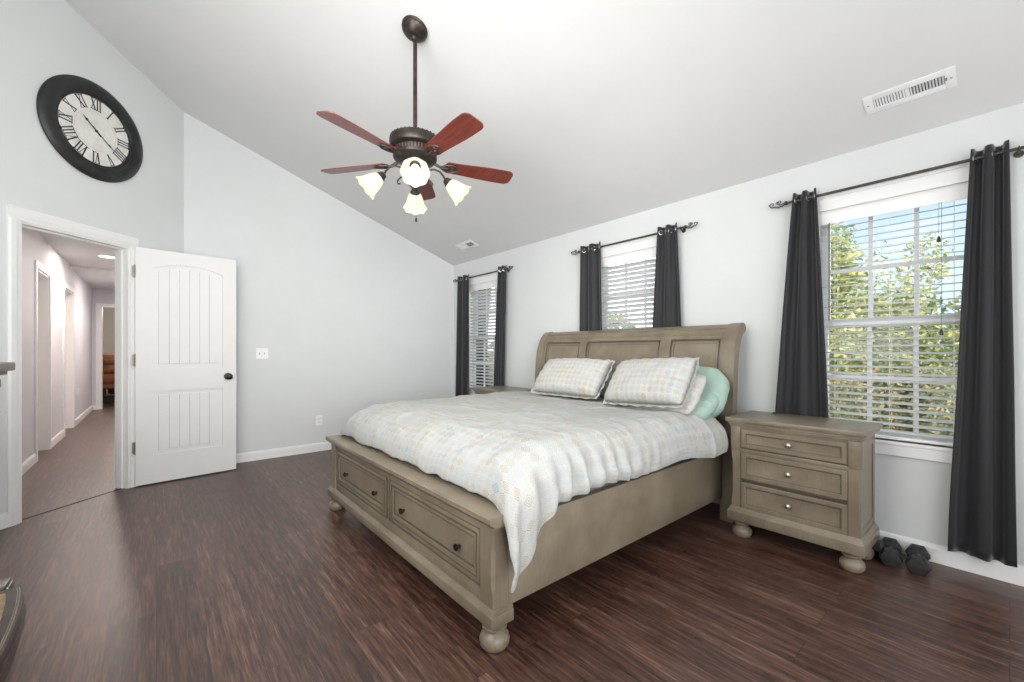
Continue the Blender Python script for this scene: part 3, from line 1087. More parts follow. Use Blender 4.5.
def drawer(x0, x1, knobs):
    d = nb()
    y = FY + 0.045
    steps(d, x0, x1, 0.220, 0.444, [(0, 0.006), (0, -0.011), (0.008, -0.014), (0.020, -0.014), (0.026, -0.005), (0.034, -0.003), (0.036, -0.012), (0.044, -0.012), (0.050, -0.002), (0.052, -0.004)], TR(0, y, 0))
    do = bobj('drawer', d, 'wood')
    g = nb()
    for a, b, c_, e in ((x0 + 0.030, x1 - 0.030, 0.2500, 0.2535), (x0 + 0.030, x1 - 0.030, 0.4105, 0.414), (x0 + 0.030, x0 + 0.0335, 0.25, 0.414), (x1 - 0.0335, x1 - 0.030, 0.25, 0.414)):
        box(g, a, b, y - 0.0048, y - 0.001, c_, e)
    bobj('glaze_shade_line', g, 'glaze_shade', do)
    g = nb()  # dark strips painted in as the shade of drawer gaps and bead edges
    for a, b, c_, e in ((x0 - 0.004, x1 + 0.004, 0.2165, 0.2205), (x0 - 0.004, x1 + 0.004, 0.4435, 0.4475), (x0 - 0.004, x0 + 0.0005, 0.217, 0.447), (x1 - 0.0005, x1 + 0.004, 0.217, 0.447)):
        box(g, a, b, y - 0.0165, y, c_, e)
    for a, b, c_, e in ((x0 + 0.021, x1 - 0.021, 0.2405, 0.2435), (x0 + 0.021, x1 - 0.021, 0.4205, 0.4235), (x0 + 0.021, x0 + 0.024, 0.2405, 0.4235), (x1 - 0.024, x1 - 0.021, 0.2405, 0.4235)):
        box(g, a, b, y - 0.0142, y - 0.005, c_, e)
    for a, b, c_, e in ((x0 + 0.0465, x1 - 0.0465, 0.2665, 0.270), (x0 + 0.0465, x1 - 0.0465, 0.394, 0.3975), (x0 + 0.0465, x0 + 0.050, 0.2665, 0.3975), (x1 - 0.050, x1 - 0.0465, 0.2665, 0.3975)):
        box(g, a, b, y - 0.0100, y - 0.002, c_, e)
    bobj('glaze_shade_line', g, 'glaze_shade', do)
    for kx in knobs:
        k = nb()
        cup_knob(k, TR(kx, y - 0.003, 0.318) @ RX(PI / 2))
        bobj('knob', k, 'knob', do)
drawer(BX0 + 0.118, BC - 0.020, (-2.93, -2.435))
drawer(BC + 0.020, BX1 - 0.118, (-2.07, -1.535))
# side rails and centre support
for x0, x1 in ((BX0 + 0.012, BX0 + 0.042), (BX1 - 0.050, BX1 - 0.018)):
    bm = nb()
    box(bm, x0, x1, FY + 0.10, 2.99, 0.158, 0.482, 0.003)
    bobj('side_rail', bm, 'wood')
bm = nb()
box(bm, BX0 + 0.042, BX1 - 0.05, FY + 0.13, 2.97, 0.30, 0.335)
for yy in (1.6, 2.3):
    box(bm, BC - 0.03, BC + 0.03, yy - 0.03, yy + 0.03, 0.0, 0.30)
bobj('slat_platform', bm, plain('platform_wood', (0.03, 0.026, 0.022), 0.8))

# headboard
HX0, HX1 = -3.150, -1.205
HP = [(2.966, 0.78), (2.972, 0.92), (2.982, 1.05), (3.000, 1.17), (3.022, 1.24), (3.052, 1.295), (3.085, 1.333), (3.118, 1.355), (3.150, 1.362), (3.176, 1.354), (3.192, 1.333), (3.192, 1.308), (3.176, 1.293), (3.156, 1.294)]
HB = [(3.128, 1.278), (3.095, 1.220), (3.072, 1.150), (3.056, 1.04), (3.046, 0.90), (3.042, 0.78)]
for x0, x1 in ((HX0, HX0 + 0.085), (HX1 - 0.085, HX1)):
    bm = nb()
    prism(bm, [(2.966, 0.0)] + HP + HB + [(3.042, 0.0)], x0, x1, 'x')
    bmesh.ops.bevel(bm, geom=[e for e in bm.edges if abs(e.verts[0].co.x - e.verts[1].co.x) < 1e-5], offset=0.004, segments=2, affect='EDGES')
    # dark scroll line on the outer cheek
    bobj('head_post', bm, 'wood', smooth=50)
def fy(z):
    pts = [(0.0, 2.966)] + [(p[1], p[0]) for p in HP[:8]]
    for (za, ya), (zb, yb) in zip(pts[:-1], pts[1:]):
        if za <= z <= zb:
            return ya + (yb - ya) * (z - za) / (zb - za)
    return pts[-1][1]
def curved_board(bm, x0, x1, z0, z1, off, th=0.03, n=14):
    A = [(fy(z0 + (z1 - z0) * i / n) + off, z0 + (z1 - z0) * i / n) for i in range(n + 1)]
    prism(bm, A + [(y + th, z) for y, z in A[::-1]], x0, x1, 'x')
bm = nb()
curved_board(bm, HX0 + 0.08, HX1 - 0.08, 0.36, 1.312, 0.034, 0.03)
curved_board(bm, HX0 + 0.08, HX1 - 0.08, 1.284, 1.318, 0.012, 0.04)
bobj('headboard', bm, 'wood')
bm = nb()
prism(bm, [(p[0] + 0.010, p[1] - 0.006) for p in HP[6:]] + [(3.125, 1.290), (3.100, 1.300)], HX0 + 0.083, HX1 - 0.083, 'x')
bobj('top_roll', bm, 'wood', smooth=50)
px = [(HX0 + 0.112, -2.600), (-2.520, -1.778), (-1.690, HX1 - 0.108)]
for (a, b) in px:
    bm = nb()
    t = 0.026
    for x0, x1, z0, z1, off in ((a - t, a, 0.5, 1.283, 0.016), (b, b + t, 0.5, 1.283, 0.016), (a, b, 1.249, 1.283, 0.016)):
        curved_board(bm, x0, x1, z0, z1, off, 0.03)
    t = 0.012
    for x0, x1, z0, z1 in ((a + 0.014, a + 0.014 + t, 0.5, 1.231), (b - 0.014 - t, b - 0.014, 0.5, 1.231), (a + 0.014, b - 0.014, 1.219, 1.231)):
        curved_board(bm, x0, x1, z0, z1, 0.022, 0.03)
    curved_board(bm, a + 0.03, b - 0.03, 0.5, 1.215, 0.028, 0.03)
    p = bobj('headboard_panel', bm, 'wood')
    g = nb()
    for x0, x1, z0, z1 in ((a + 0.002, a + 0.013, 0.5, 1.240), (b - 0.013, b - 0.002, 0.5, 1.240), (a + 0.002, b - 0.002, 1.233, 1.244), (a + 0.027, a + 0.0305, 0.5, 1.218), (b - 0.0305, b - 0.027, 0.5, 1.218), (a + 0.027, b - 0.027, 1.2145, 1.2185)):
        curved_board(g, x0, x1, z0, z1, 0.0275, 0.01)
    bobj('glaze_shade_line', g, 'glaze_shade', p)
for a, b in ((-2.576, -2.544), (-1.752, -1.716)):
    bm = nb()
    curved_board(bm, a, b, 0.5, 1.284, 0.014, 0.03)
    bobj('headboard_stile', bm, 'wood')

# mattress, comforter, pillows
bm = nb()
box(bm, BX0 + 0.06, BX1 - 0.065, FY + 0.14, 2.955, 0.336, 0.690, 0.06)
tag(obj('mattress', bm, plain('mattress_ticking', (0.16, 0.16, 0.16), 0.9), None, 60), 'mattress on the sleigh bed, almost hidden under the printed comforter', 'mattress')

def smoothstep(a, b, x):
    t = max(0.0, min(1.0, (x - a) / (b - a)))
    return t * t * (3 - 2 * t)

def comforter():
    bm = nb()
    uv = bm.loops.layers.uv.new('UVMap')
    TOP = 0.768
    xr, xl = -1.395, -3.080                 # where the top starts to roll over the sides
    rside = 0.185
    nside, ntop, nv = 22, 84, 130
    yfront, yhead = 1.040, 2.78
    verts, uvs = [], []
    def front(b):
        """b metres of cloth back from the footboard: returns y, z"""
        R = 0.36
        if b < R * 1.25:
            a = b / (R * 1.25) * PI / 2
            return yfront + R * (1 - math.cos(a)) * 0.96, 0.548 + (TOP - 0.548) * math.sin(a) ** 0.85
        return yfront + R * 0.96 + (b - R * 1.25), TOP
    blen = (yhead - yfront - 0.36 * 0.96) + 0.45
    for j in range(nv + 1):
        b = blen * j / nv
        y, z = front(b)
        row, ruv = [], []
        # hem heights on the right
        corner = min(1.0, max(0.0, (1.262 - y) / 0.222))
        hem = 0.528 - 0.255 * corner + 0.010 * math.sin(y * 9.0) + 0.012 * noise.noise((y * 5, 3.1, 0)) - 0.012 * smoothstep(2.35, 2.5, y)
        hem = min(hem, z - 0.05)
        cols = []
        for i in range(nside, 0, -1):
            t = i / nside
            cols.append(('L', t))
        for i in range(ntop + 1):
            cols.append(('T', i / ntop))
        for i in range(1, nside + 1):
            cols.append(('R', i / nside))
        for kind, t in cols:
            if kind == 'T':
                x = xl + (xr - xl) * t
                zz, yy = z, y
                uu = x
            else:
                hemk = hem if kind == 'R' else 0.50
                H = max(z - hemk, 0.05)
                hs = min(0.15, H * 0.6)
                if t < 0.5:
                    a = t / 0.5 * PI / 2
                    off = rside * math.sin(a)
                    zz = z - hs * (1 - math.cos(a))
                else:
                    k = (t - 0.5) / 0.5
                    off = rside + 0.010 * math.sin(k * PI)
                    zz = z - hs - (H - hs) * k
                yy = y
                if kind == 'R':
                    yy -= 0.042 * corner * smoothstep(0.0, 0.45, t)
                    x = xr + off
                    # gathers near the foot end
                    g = smoothstep(2.2, 1.2, y) if False else (1 - smoothstep(1.45, 2.3, y))
                    fold = math.sin(y * 62 + 2.2 * noise.noise((y * 6, t * 1.5, 1))) * 0.5 + noise.noise((y * 22, t * 2.0, 7))
                    x += 0.030 * g * fold * smoothstep(0.15, 0.6, t) * (1 - 0.4 * corner)
                    x += 0.022 * corner * t + 0.045 * smoothstep(2.3, 2.7, y) * smoothstep(0.1, 0.5, t)
                    x += 0.006 * noise.noise((y * 7, t * 3, 4)) * t
                else:
                    x = xl - off * 0.75
                uu = (xr + t * 0.40) if kind == 'R' else (xl - t * 0.40)
            # soft wrinkles over the whole cloth
            wr = 0.006 * noise.noise((x * 2.6, yy * 2.6, 0.0)) + 0.0062 * noise.noise((x * 9, yy * 7, 5.0)) + 0.0036 * noise.noise((x * 21, yy * 15, 6.0))
            rp = 0.0100 * (1 - abs(noise.noise((x * 3.2 + 0.4 * yy, yy * 5.5, 2.0)))) ** 6
            fr = 1 - smoothstep(1.1, 1.7, y)
            wr += 0.012 * fr * noise.noise((x * 5.5, b * 5, 8)) + 0.007 * fr * noise.noise((x * 14, b * 9, 3))
            # ridge where the folded top edge crosses near the pillows
            rid = math.exp(-((y - (2.50 + 0.10 * (x + 2.2))) / 0.022) ** 2) * 0.018 * (1 if x > -1.75 else 0.3)
            nx = 1.0 if kind == 'R' and t > 0.3 else (-1.0 if kind == 'L' and t > 0.3 else 0.0)
            if nx:
                x += nx * (wr + rid) * 0.8
            else:
                zz += wr + rp + rid
            row.append(bm.verts.new((x, yy, zz)))
            ruv.append((uu, b))
        verts.append(row)
        uvs.append(ruv)
    for j in range(nv):
        for i in range(len(verts[0]) - 1):
            f = bm.faces.new((verts[j][i], verts[j][i + 1], verts[j + 1][i + 1], verts[j + 1][i]))
            for lp, (jj, ii) in zip(f.loops, ((j, i), (j, i + 1), (j + 1, i + 1), (j + 1, i))):
                lp[uv].uv = uvs[jj][ii]
    o = obj('comforter', bm, 'comforter', None, 0)
    for p in o.data.polygons:
        p.use_smooth = True
    so = o.modifiers.new('thick', 'SOLIDIFY')
    so.thickness = 0.012
    so.offset = -1
    ss = o.modifiers.new('soft', 'SUBSURF')
    ss.levels = ss.render_levels = 1
    return tag(o, 'white comforter with pale diamond print draped over the bed', 'comforter')
comforter()

def pillow(name, w, h, t, loc, rot, mat, label, cat, seed, flange=0.0, group=None, soft=0.0):
    bm = nb()
    uv = bm.loops.layers.uv.new('UVMap')
    nu, nv = 44, 30
    def P(u, v, side):
        bu = max(0.0, 1 - abs(u) ** 2.6)
        bv = max(0.0, 1 - abs(v) ** 2.6)
        th = t / 2 * (bu * bv) ** 0.42
        pin = 0.05 if not soft else 0.0
        x = u * w / 2 * (1 - pin * (1 - v * v) * abs(u) ** 3 - 0.22 * soft * (v * v) ** 2 * abs(u) ** 3)
        y = v * h / 2 * (1 - pin * (1 - u * u) * abs(v) ** 3 * 1.3 - 0.20 * soft * (u * u) ** 3)
        n1 = 0.010 * noise.noise((u * 2.2 + seed, v * 2.2, side)) + 0.006 * noise.noise((u * 6 + seed, v * 6, side + 3))
        edge = max(abs(u), abs(v))
        n2 = 0.006 * math.sin((u * 19 if abs(v) > abs(u) else v * 15) + seed) * smoothstep(0.6, 0.95, edge)
        return Vector((x, y, side * (th + (n1 + n2) * (bu * bv) ** 0.2)))
    G = {}
    for side in (1, -1):
        for j in range(nv + 1):
            for i in range(nu + 1):
                u, v = 2 * i / nu - 1, 2 * j / nv - 1
                if side == -1 and (i in (0, nu) or j in (0, nv)):
                    G[(side, i, j)] = G[(1, i, j)]
                else:
                    G[(side, i, j)] = bm.verts.new(P(u, v, side))
    for side in (1, -1):
        for j in range(nv):
            for i in range(nu):
                idx = [(i, j), (i + 1, j), (i + 1, j + 1), (i, j + 1)]
                if side == -1:
                    idx = idx[::-1]
                f = bm.faces.new([G[(side, a, b)] for a, b in idx])
                for lp, (a, b) in zip(f.loops, idx):
                    lp[uv].uv = (w * a / nu + seed, h * b / nv)
    if flange:
        rim = [(i, 0) for i in range(nu)] + [(nu, j) for j in range(nv)] + [(i, nv) for i in range(nu, 0, -1)] + [(0, j) for j in range(nv, 0, -1)]
        outer = []
        for k, (i, j) in enumerate(rim):
            p = G[(1, i, j)].co
            u, v = 2 * i / nu - 1, 2 * j / nv - 1
            d = Vector((u if abs(u) > 0.97 else 0, v if abs(v) > 0.97 else 0, 0))
            d = Vector((math.copysign(1, u) if i in (0, nu) else 0, math.copysign(1, v) if j in (0, nv) else 0, 0))
            outer.append(bm.verts.new(p + d * flange + Vector((0, 0, 0.007 * math.sin(k * 0.9 + seed)))))
        m = len(rim)
        for k in range(m):
            q = (k + 1) % m
            f = bm.faces.new((G[(1, *rim[k])], G[(1, *rim[q])], outer[q], outer[k]))
            for lp, (a, b, dd) in zip(f.loops, ((*rim[k], 0), (*rim[q], 0), (*rim[q], 1), (*rim[k], 1))):
                lp[uv].uv = (w * a / nu + seed + 0.01 * dd, h * b / nv + 0.03 * dd)
    o = obj(name, bm, mat, None, 0)
    for p in o.data.polygons:
        p.use_smooth = True
    o.location = loc
    o.rotation_euler = rot
    return tag(o, label, cat, group)
R = math.radians
pillow('pillow', 0.74, 0.40, 0.18, (-1.555, 2.850, 0.880), (R(64), R(3), R(-2)), 'mint', 'mint green pillow leaning on the right end of the headboard', 'pillow', 2.3, 0.0, 'pillows on the bed', 1.0)
pillow('pillow', 0.70, 0.38, 0.18, (-2.480, 2.850, 0.880), (R(64), 0, R(2)), 'mint', 'mint green pillow hidden behind the left printed sham, only a sliver showing', 'pillow', 5.1, 0.0, 'pillows on the bed', 1.0)
pillow('pillow', 0.70, 0.36, 0.18, (-1.560, 2.745, 0.815), (R(30), R(3), R(-4)), 'mint', 'mint green pillow lying low beneath the leaning one at the nightstand end', 'pillow', 8.2, 0.0, 'pillows on the bed', 1.0)
pillow('pillow_sham', 0.62, 0.32, 0.14, (-1.560, 2.625, 0.895), (R(50), R(2), R(-3)), 'sham', 'pale printed pillow tucked behind the front right sham', 'pillow', 3.7, 0.0, 'pillows on the bed', 0.35)
pillow('pillow_sham', 0.68, 0.35, 0.20, (-2.350, 2.625, 0.945), (R(50), R(0), R(2)), 'sham', 'left printed pillow sham leaning at the headboard', 'pillow', 1.2, 0.018, 'pillows on the bed', 0.15)
pillow('pillow_sham', 0.61, 0.36, 0.20, (-1.605, 2.585, 0.950), (R(52), R(-3), R(-2)), 'sham', 'right front printed pillow sham nearest the nightstand', 'pillow', 4.9, 0.018, 'pillows on the bed', 0.15)

# ------------------------------------------------------------------ nightstands
def nightstand(label, loc):
    ns = thing('nightstand', label, 'nightstand', loc, group='matching grey-brown nightstands')
    w0, w1, f, bk = -0.3195, 0.3195, 0.0, 0.345      # case; local origin at centre of the front on the floor
    for x, y in ((w0 + 0.045, 0.045), (w1 - 0.045, 0.045), (w0 + 0.045, bk - 0.076), (w1 - 0.045, bk - 0.076)):
        bm = nb()
        bun(bm, x, y, 0.105, 0.056)
        obj('bun_foot', bm, 'wood', ns)
    bm = nb()
    box(bm, w0 - 0.020, w1 + 0.020, f - 0.022, bk + 0.01, 0.105, 0.163, 0.004)
    loft(bm, [[(w0 - 0.016, f - 0.018, 0.163), (w1 + 0.016, f - 0.018, 0.163), (w1 + 0.016, bk + 0.006, 0.163), (w0 - 0.016, bk + 0.006, 0.163)],
              [(w0 - 0.010, f - 0.010, 0.176), (w1 + 0.010, f - 0.010, 0.176), (w1 + 0.010, bk + 0.003, 0.176), (w0 - 0.010, bk + 0.003, 0.176)],
              [(w0 - 0.002, f - 0.002, 0.190), (w1 + 0.002, f - 0.002, 0.190), (w1 + 0.002, bk, 0.190), (w0 - 0.002, bk, 0.190)]])
    obj('plinth', bm, 'wood', ns)
    bm = nb()
    box(bm, w0 + 0.05, w1 - 0.05, f + 0.014, bk, 0.17, 0.70)
    box(bm, w0 + 0.004, w1 - 0.004, f + 0.05, bk, 0.17, 0.70)
    for s in (-1, 1):
        a, b = (w1 - 0.052, w1) if s > 0 else (w0, w0 + 0.052)
        chamfer_post(bm, a, b, f, 0.052, 0.186, 0.545, s, 0.009, 0.055, 0.04)
        box(bm, a - 0.003 * (s < 0), b + 0.003 * (s > 0), f - 0.003, 0.055, 0.547, 0.70, 0.0015)
        box(bm, *((w1 - 0.03, w1) if s > 0 else (w0, w0 + 0.03)), bk - 0.045, bk, 0.186, 0.70)
        box(bm, *((w1 - 0.02, w1 - 0.001) if s > 0 else (w0 + 0.001, w0 + 0.02)), 0.05, bk - 0.04, 0.186, 0.225)
        box(bm, *((w1 - 0.02, w1 - 0.001) if s > 0 else (w0 + 0.001, w0 + 0.02)), 0.05, bk - 0.04, 0.64, 0.70)
    box(bm, w0 + 0.05, w1 - 0.05, f + 0.002, 0.03, 0.532, 0.556, 0.002)
    box(bm, w0 + 0.05, w1 - 0.05, f + 0.002, 0.03, 0.678, 0.70, 0.001)
    box(bm, w0 + 0.05, w1 - 0.05, f + 0.002, 0.03, 0.17, 0.186, 0.001)
    obj('case', bm, 'wood', ns)
    bm = nb()
    for z0, z1, o in ((0.690, 0.702, 0.006), (0.702, 0.714, 0.014), (0.714, 0.722, 0.019), (0.722, 0.747, 0.028)):
        box(bm, w0 - o, w1 + o, f - o, bk + 0.055, z0, z1, 0.003)
    obj('top', bm, 'wood', ns)
    g = nb()
    x0, x1 = w0 + 0.056, w1 - 0.056
    for z0, z1 in ((0.562, 0.676), (0.371, 0.530), (0.188, 0.349)):
        d = nb()
        steps(d, x0, x1, z0, z1, [(0, 0.012), (0, -0.006), (0.004, -0.009), (0.024, -0.009), (0.029, -0.001), (0.032, 0.000)], TR(0, f + 0.006, 0))
        do = obj('drawer', d, 'wood', ns)
        gl = nb()
        for a, b, c_, e in ((x0 + 0.0285, x1 - 0.0285, z0 + 0.0285, z0 + 0.0315), (x0 + 0.0285, x1 - 0.0285, z1 - 0.0315, z1 - 0.0285), (x0 + 0.0285, x0 + 0.0315, z0 + 0.03, z1 - 0.03), (x1 - 0.0315, x1 - 0.0285, z0 + 0.03, z1 - 0.03)):
            box(gl, a, b, f + 0.0035, f + 0.008, c_, e)
        obj('glaze_shade_line', gl, 'glaze_shade', do)
        k = nb()
        cup_knob(k, TR(-0.005, f + 0.006, (z0 + z1) / 2) @ RX(PI / 2), 0.0145)
        obj('knob', k, 'steel', do)
    gl = nb()
    for z in (0.5585, 0.6772, 0.530, 0.3605, 0.352, 0.1872):
        box(gl, x0 - 0.004, x1 + 0.004, f + 0.0005, f + 0.012, z - 0.0016, z + 0.0016)
    for x in (x0 - 0.0025, x1 + 0.0025):
        box(gl, x - 0.0022, x + 0.0022, f - 0.0008, f + 0.012, 0.188, 0.53)
        box(gl, x - 0.0022, x + 0.0022, f - 0.0038, f + 0.012, 0.56, 0.676)
    box(gl, w0 - 0.001, w0 + 0.052, f - 0.001, 0.05, 0.5448, 0.5475)
    box(gl, w1 - 0.052, w1 + 0.001, f - 0.001, 0.05, 0.5448, 0.5475)
    obj('glaze_shade_line', gl, 'glaze_shade', ns)
    g.free()
    return ns
NS = nightstand('grey-brown three-drawer nightstand right of the bed, beside the dumbbells', (-0.8145, 2.775, 0))
dup(NS, (-3.615, 2.775, 0), label='matching nightstand mostly hidden behind the left of the bed')

pg = thing('cable_plug', 'small black cable end lying on the right nightstand top', 'cable', (-1.000, 3.120, 0.747), (0, 0, 0.3))
bm = nb()
box(bm, -0.014, 0.014, -0.007, 0.007, 0.0, 0.011, 0.003)
obj('plug_body', bm, 'rubber', pg)
bm = nb()
tube(bm, [(0.013, 0, 0.0055), (0.03, 0.012, 0.004), (0.045, 0.038, 0.003), (0.05, 0.058, 0.003)], 0.0022, 7)
obj('cord', bm, 'rubber', pg)

# ------------------------------------------------------------------ dumbbells
def dumbbell(label, x, y, ang, ox=0.0):
    db = thing('hex_dumbbell', label, 'dumbbell', (x, y, 0), (0, 0, ang), 'black hex dumbbells by the wall')
    Rr = 0.050
    for s in (-1, 1):
        bm = nb()
        rings = []
        for yy, rr in ((0.048, 0.62), (0.052, 0.92), (0.060, 1.0), (0.104, 1.0), (0.113, 0.90), (0.116, 0.60)):
            rings.append([(Rr * rr * math.cos(PI / 6 + PI / 3 * k + PI / 6), s * yy, 0.0433 + Rr * rr * math.sin(PI / 6 + PI / 3 * k + PI / 6)) for k in range(6)])
        loft(bm, rings)
        obj('head', bm, 'rubber', db, 20)
    bm = nb()
    lathe(bm, [(0.015, -0.052), (0.0125, -0.046), (0.0145, -0.02), (0.016, 0.0), (0.0145, 0.02), (0.0125, 0.046), (0.015, 0.052)], 16, TR(0, 0, 0.0433) @ RX(PI / 2))
    obj('handle', bm, 'steel', db)
    return db
dumbbell('black hex dumbbell farthest right, clear of the nightstand', -0.318, 3.122, R(6))
dumbbell('black hex dumbbell in the middle of the three by the nightstand', -0.428, 3.120, R(8))
dumbbell('black hex dumbbell half hidden behind the nightstand foot', -0.572, 3.123, R(90))

# ------------------------------------------------------------------ wall plates
sw = thing('light_switch', 'white double light switch on the wall beside the open door', 'light switch', (WX, 0.865, 1.134), (0, 0, PI / 2))
bm = nb()
steps(bm, -0.058, 0.058, -0.058, 0.058, [(0, 0.0), (0, -0.004), (0.004, -0.007), (0.01, -0.007)])
obj('plate', bm, 'plastic', sw, 20)
for s in (-1, 1):
    bm = nb()
    box(bm, s * 0.023 - 0.005, s * 0.023 + 0.005, -0.0075, -0.006, -0.012, 0.012)
    box(bm, s * 0.023 - 0.0035, s * 0.023 + 0.0035, -0.017, -0.006, 0.000, 0.007, 0.001, TR(0, 0, 0))
    obj('toggle', bm, plain('toggle_grey', (0.45, 0.45, 0.44), 0.4), sw)
def outlet(loc, rz, label):
    ol = thing('wall_outlet', label, 'outlet', loc, (0, 0, rz), 'white wall outlets')
    bm = nb()
    steps(bm, -0.036, 0.036, -0.058, 0.058, [(0, 0.0), (0, -0.004), (0.004, -0.006), (0.01, -0.006)])
    obj('plate', bm, 'plastic', ol, 20)
    for s in (-1, 1):
        bm = nb()
        box(bm, -0.017, 0.017, -0.0085, -0.005, s * 0.021 - 0.014, s * 0.021 + 0.014, 0.002)
        f_ = obj('socket', bm, plain('socket_white', (0.76, 0.76, 0.75), 0.4), ol)
        bm = nb()
        for q in (-0.006, 0.006):
            box(bm, q - 0.001, q + 0.001, -0.009, -0.007, s * 0.021 - 0.003, s * 0.021 + 0.006)
        obj('slot', bm, 'rubber', f_)
    return ol
outlet((WX, 1.443, 0.357), PI / 2, 'white wall outlet low on the wall left of the footboard')
outlet((-9.75, SY, 0.50), PI, 'tiny white outlet on the hallway wall past the second door')

# ------------------------------------------------------------------ ceiling vents
def vent(name, x, y, w, d, label, bars):
    v = thing(name, label, 'vent', (x, y, zceil(y)), (CANG, 0, 0), 'white ceiling vents')
    bm = nb()
    F = TR(0, 0, 0) @ RX(PI / 2)     # panel plane: local z of steps -> -y ... faces downwards
    def frame(x0, x1, y0, y1, hx0, hx1, hy0, hy1):
        box(bm, x0, hx0, y0, y1, -0.006, 0.0, 0.001)
        box(bm, hx1, x1, y0, y1, -0.006, 0.0, 0.001)
        box(bm, hx0, hx1, y0, hy0, -0.006, 0.0, 0.001)
        box(bm, hx0, hx1, hy1, y1, -0.006, 0.0, 0.001)
    frame(-w / 2, w / 2, -d / 2, d / 2, -w / 2 + 0.038, w / 2 - 0.038, -d / 2 + 0.034, d / 2 - 0.034)
    box(bm, -0.008, 0.008, -d / 2 + 0.03, d / 2 - 0.03, -0.006, 0.0)
    obj('frame', bm, 'vent_white', v)
    bm = nb()
    box(bm, -w / 2 + 0.034, w / 2 - 0.034, -d / 2 + 0.03, d / 2 - 0.03, -0.0012, -0.0004)
    obj('duct', bm, 'vent_dark', v)
    bm = nb()
    for bank in (-1, 1):
        xa, xb = (-w / 2 + 0.038, -0.008) if bank < 0 else (0.008, w / 2 - 0.038)
        for k in range(bars):
            xc = xa + (xb - xa) * (k + 0.5) / bars
            box(bm, -0.0042, 0.0042, -d / 2 + 0.034, d / 2 - 0.034, -0.0005, 0.0006, 0, TR(xc, 0, -0.0042) @ RY(bank * 0.62))
    obj('louvres', bm, 'vent_white', v)
    bm = nb()
    box(bm, w / 2 - 0.036, w / 2 - 0.030, -0.012, 0.004, -0.010, -0.005)
    obj('damper_lever', bm, 'hinge', v)
    for s in (-1, 1):
        bm = nb()
        ball(bm, (s * (w / 2 - 0.016), 0, -0.006), 0.0045, None, 10, (1, 1, 0.4))
        obj('screw', bm, 'hinge', v)
    return v
vent('ceiling_vent', -0.341, 2.966, 0.346, 0.128, 'white ceiling vent above the large right window', 11)
vent('ceiling_vent', -4.412, 2.985, 0.34, 0.142, 'small white ceiling vent in the far corner above the left window', 8)

# ------------------------------------------------------------------ ceiling fan
FX, FYY = -2.338, 1.204
ZC = zceil(FYY)
fan = thing('ceiling_fan', 'bronze five-blade ceiling fan with four lit glass shades', 'ceiling fan', (FX, FYY, ZC))
def fz(z):
    return z - ZC
bm = nb()
lathe(bm, [(0.078, 0.0), (0.080, -0.008), (0.076, -0.014), (0.078, -0.022), (0.072, -0.034), (0.055, -0.050), (0.036, -0.062), (0.026, -0.066), (0.0, -0.067)], 28, RX(CANG))
obj('canopy', bm, 'bronze', fan)
bm = nb()
tube(bm, [(0, 0, -0.045), (0, 0, fz(2.46))], 0.0125, 14)
ball(bm, (0, -0.004, -0.062), 0.024)
obj('downrod', bm, 'bronze', fan)
bm = nb()
lathe(bm, [(0.014, fz(2.50)), (0.022, fz(2.495)), (0.028, fz(2.470)), (0.085, fz(2.464)), (0.135, fz(2.456)), (0.150, fz(2.446)), (0.153, fz(2.432)), (0.152, fz(2.405)), (0.148, fz(2.392)), (0.134, fz(2.384)), (0.122, fz(2.380)), (0.120, fz(2.352)), (0.132, fz(2.346)), (0.130, fz(2.330)), (0.112, fz(2.312)), (0.086, fz(2.298)), (0.060, fz(2.288)), (0.055, fz(2.276)), (0.0, fz(2.274))], 40)
mh = obj('motor_housing', bm, 'bronze', fan)
bm = nb()
for k in range(40):
    T = RZ(2 * PI * k / 40)
    box(bm, 0.118, 0.1255, -0.0035, 0.0035, fz(2.354), fz(2.378), 0.001, T)
obj('vent_ring', bm, plain('copper_bronze', (0.20, 0.15, 0.12), 0.35, 0.2, metal=0.8), mh)  # the ring itself is a lighter copper
bm = nb()
for k in range(36):
    ball(bm, (0.146 * math.cos(2 * PI * k / 36), 0.146 * math.sin(2 * PI * k / 36), fz(2.449)), 0.0042, None, 8)
obj('bead_rim', bm, 'bronze', mh)
BANG = [math.radians(0.5 + 72 * k) for k in range(5)]
PITCH = RX(math.radians(-13))
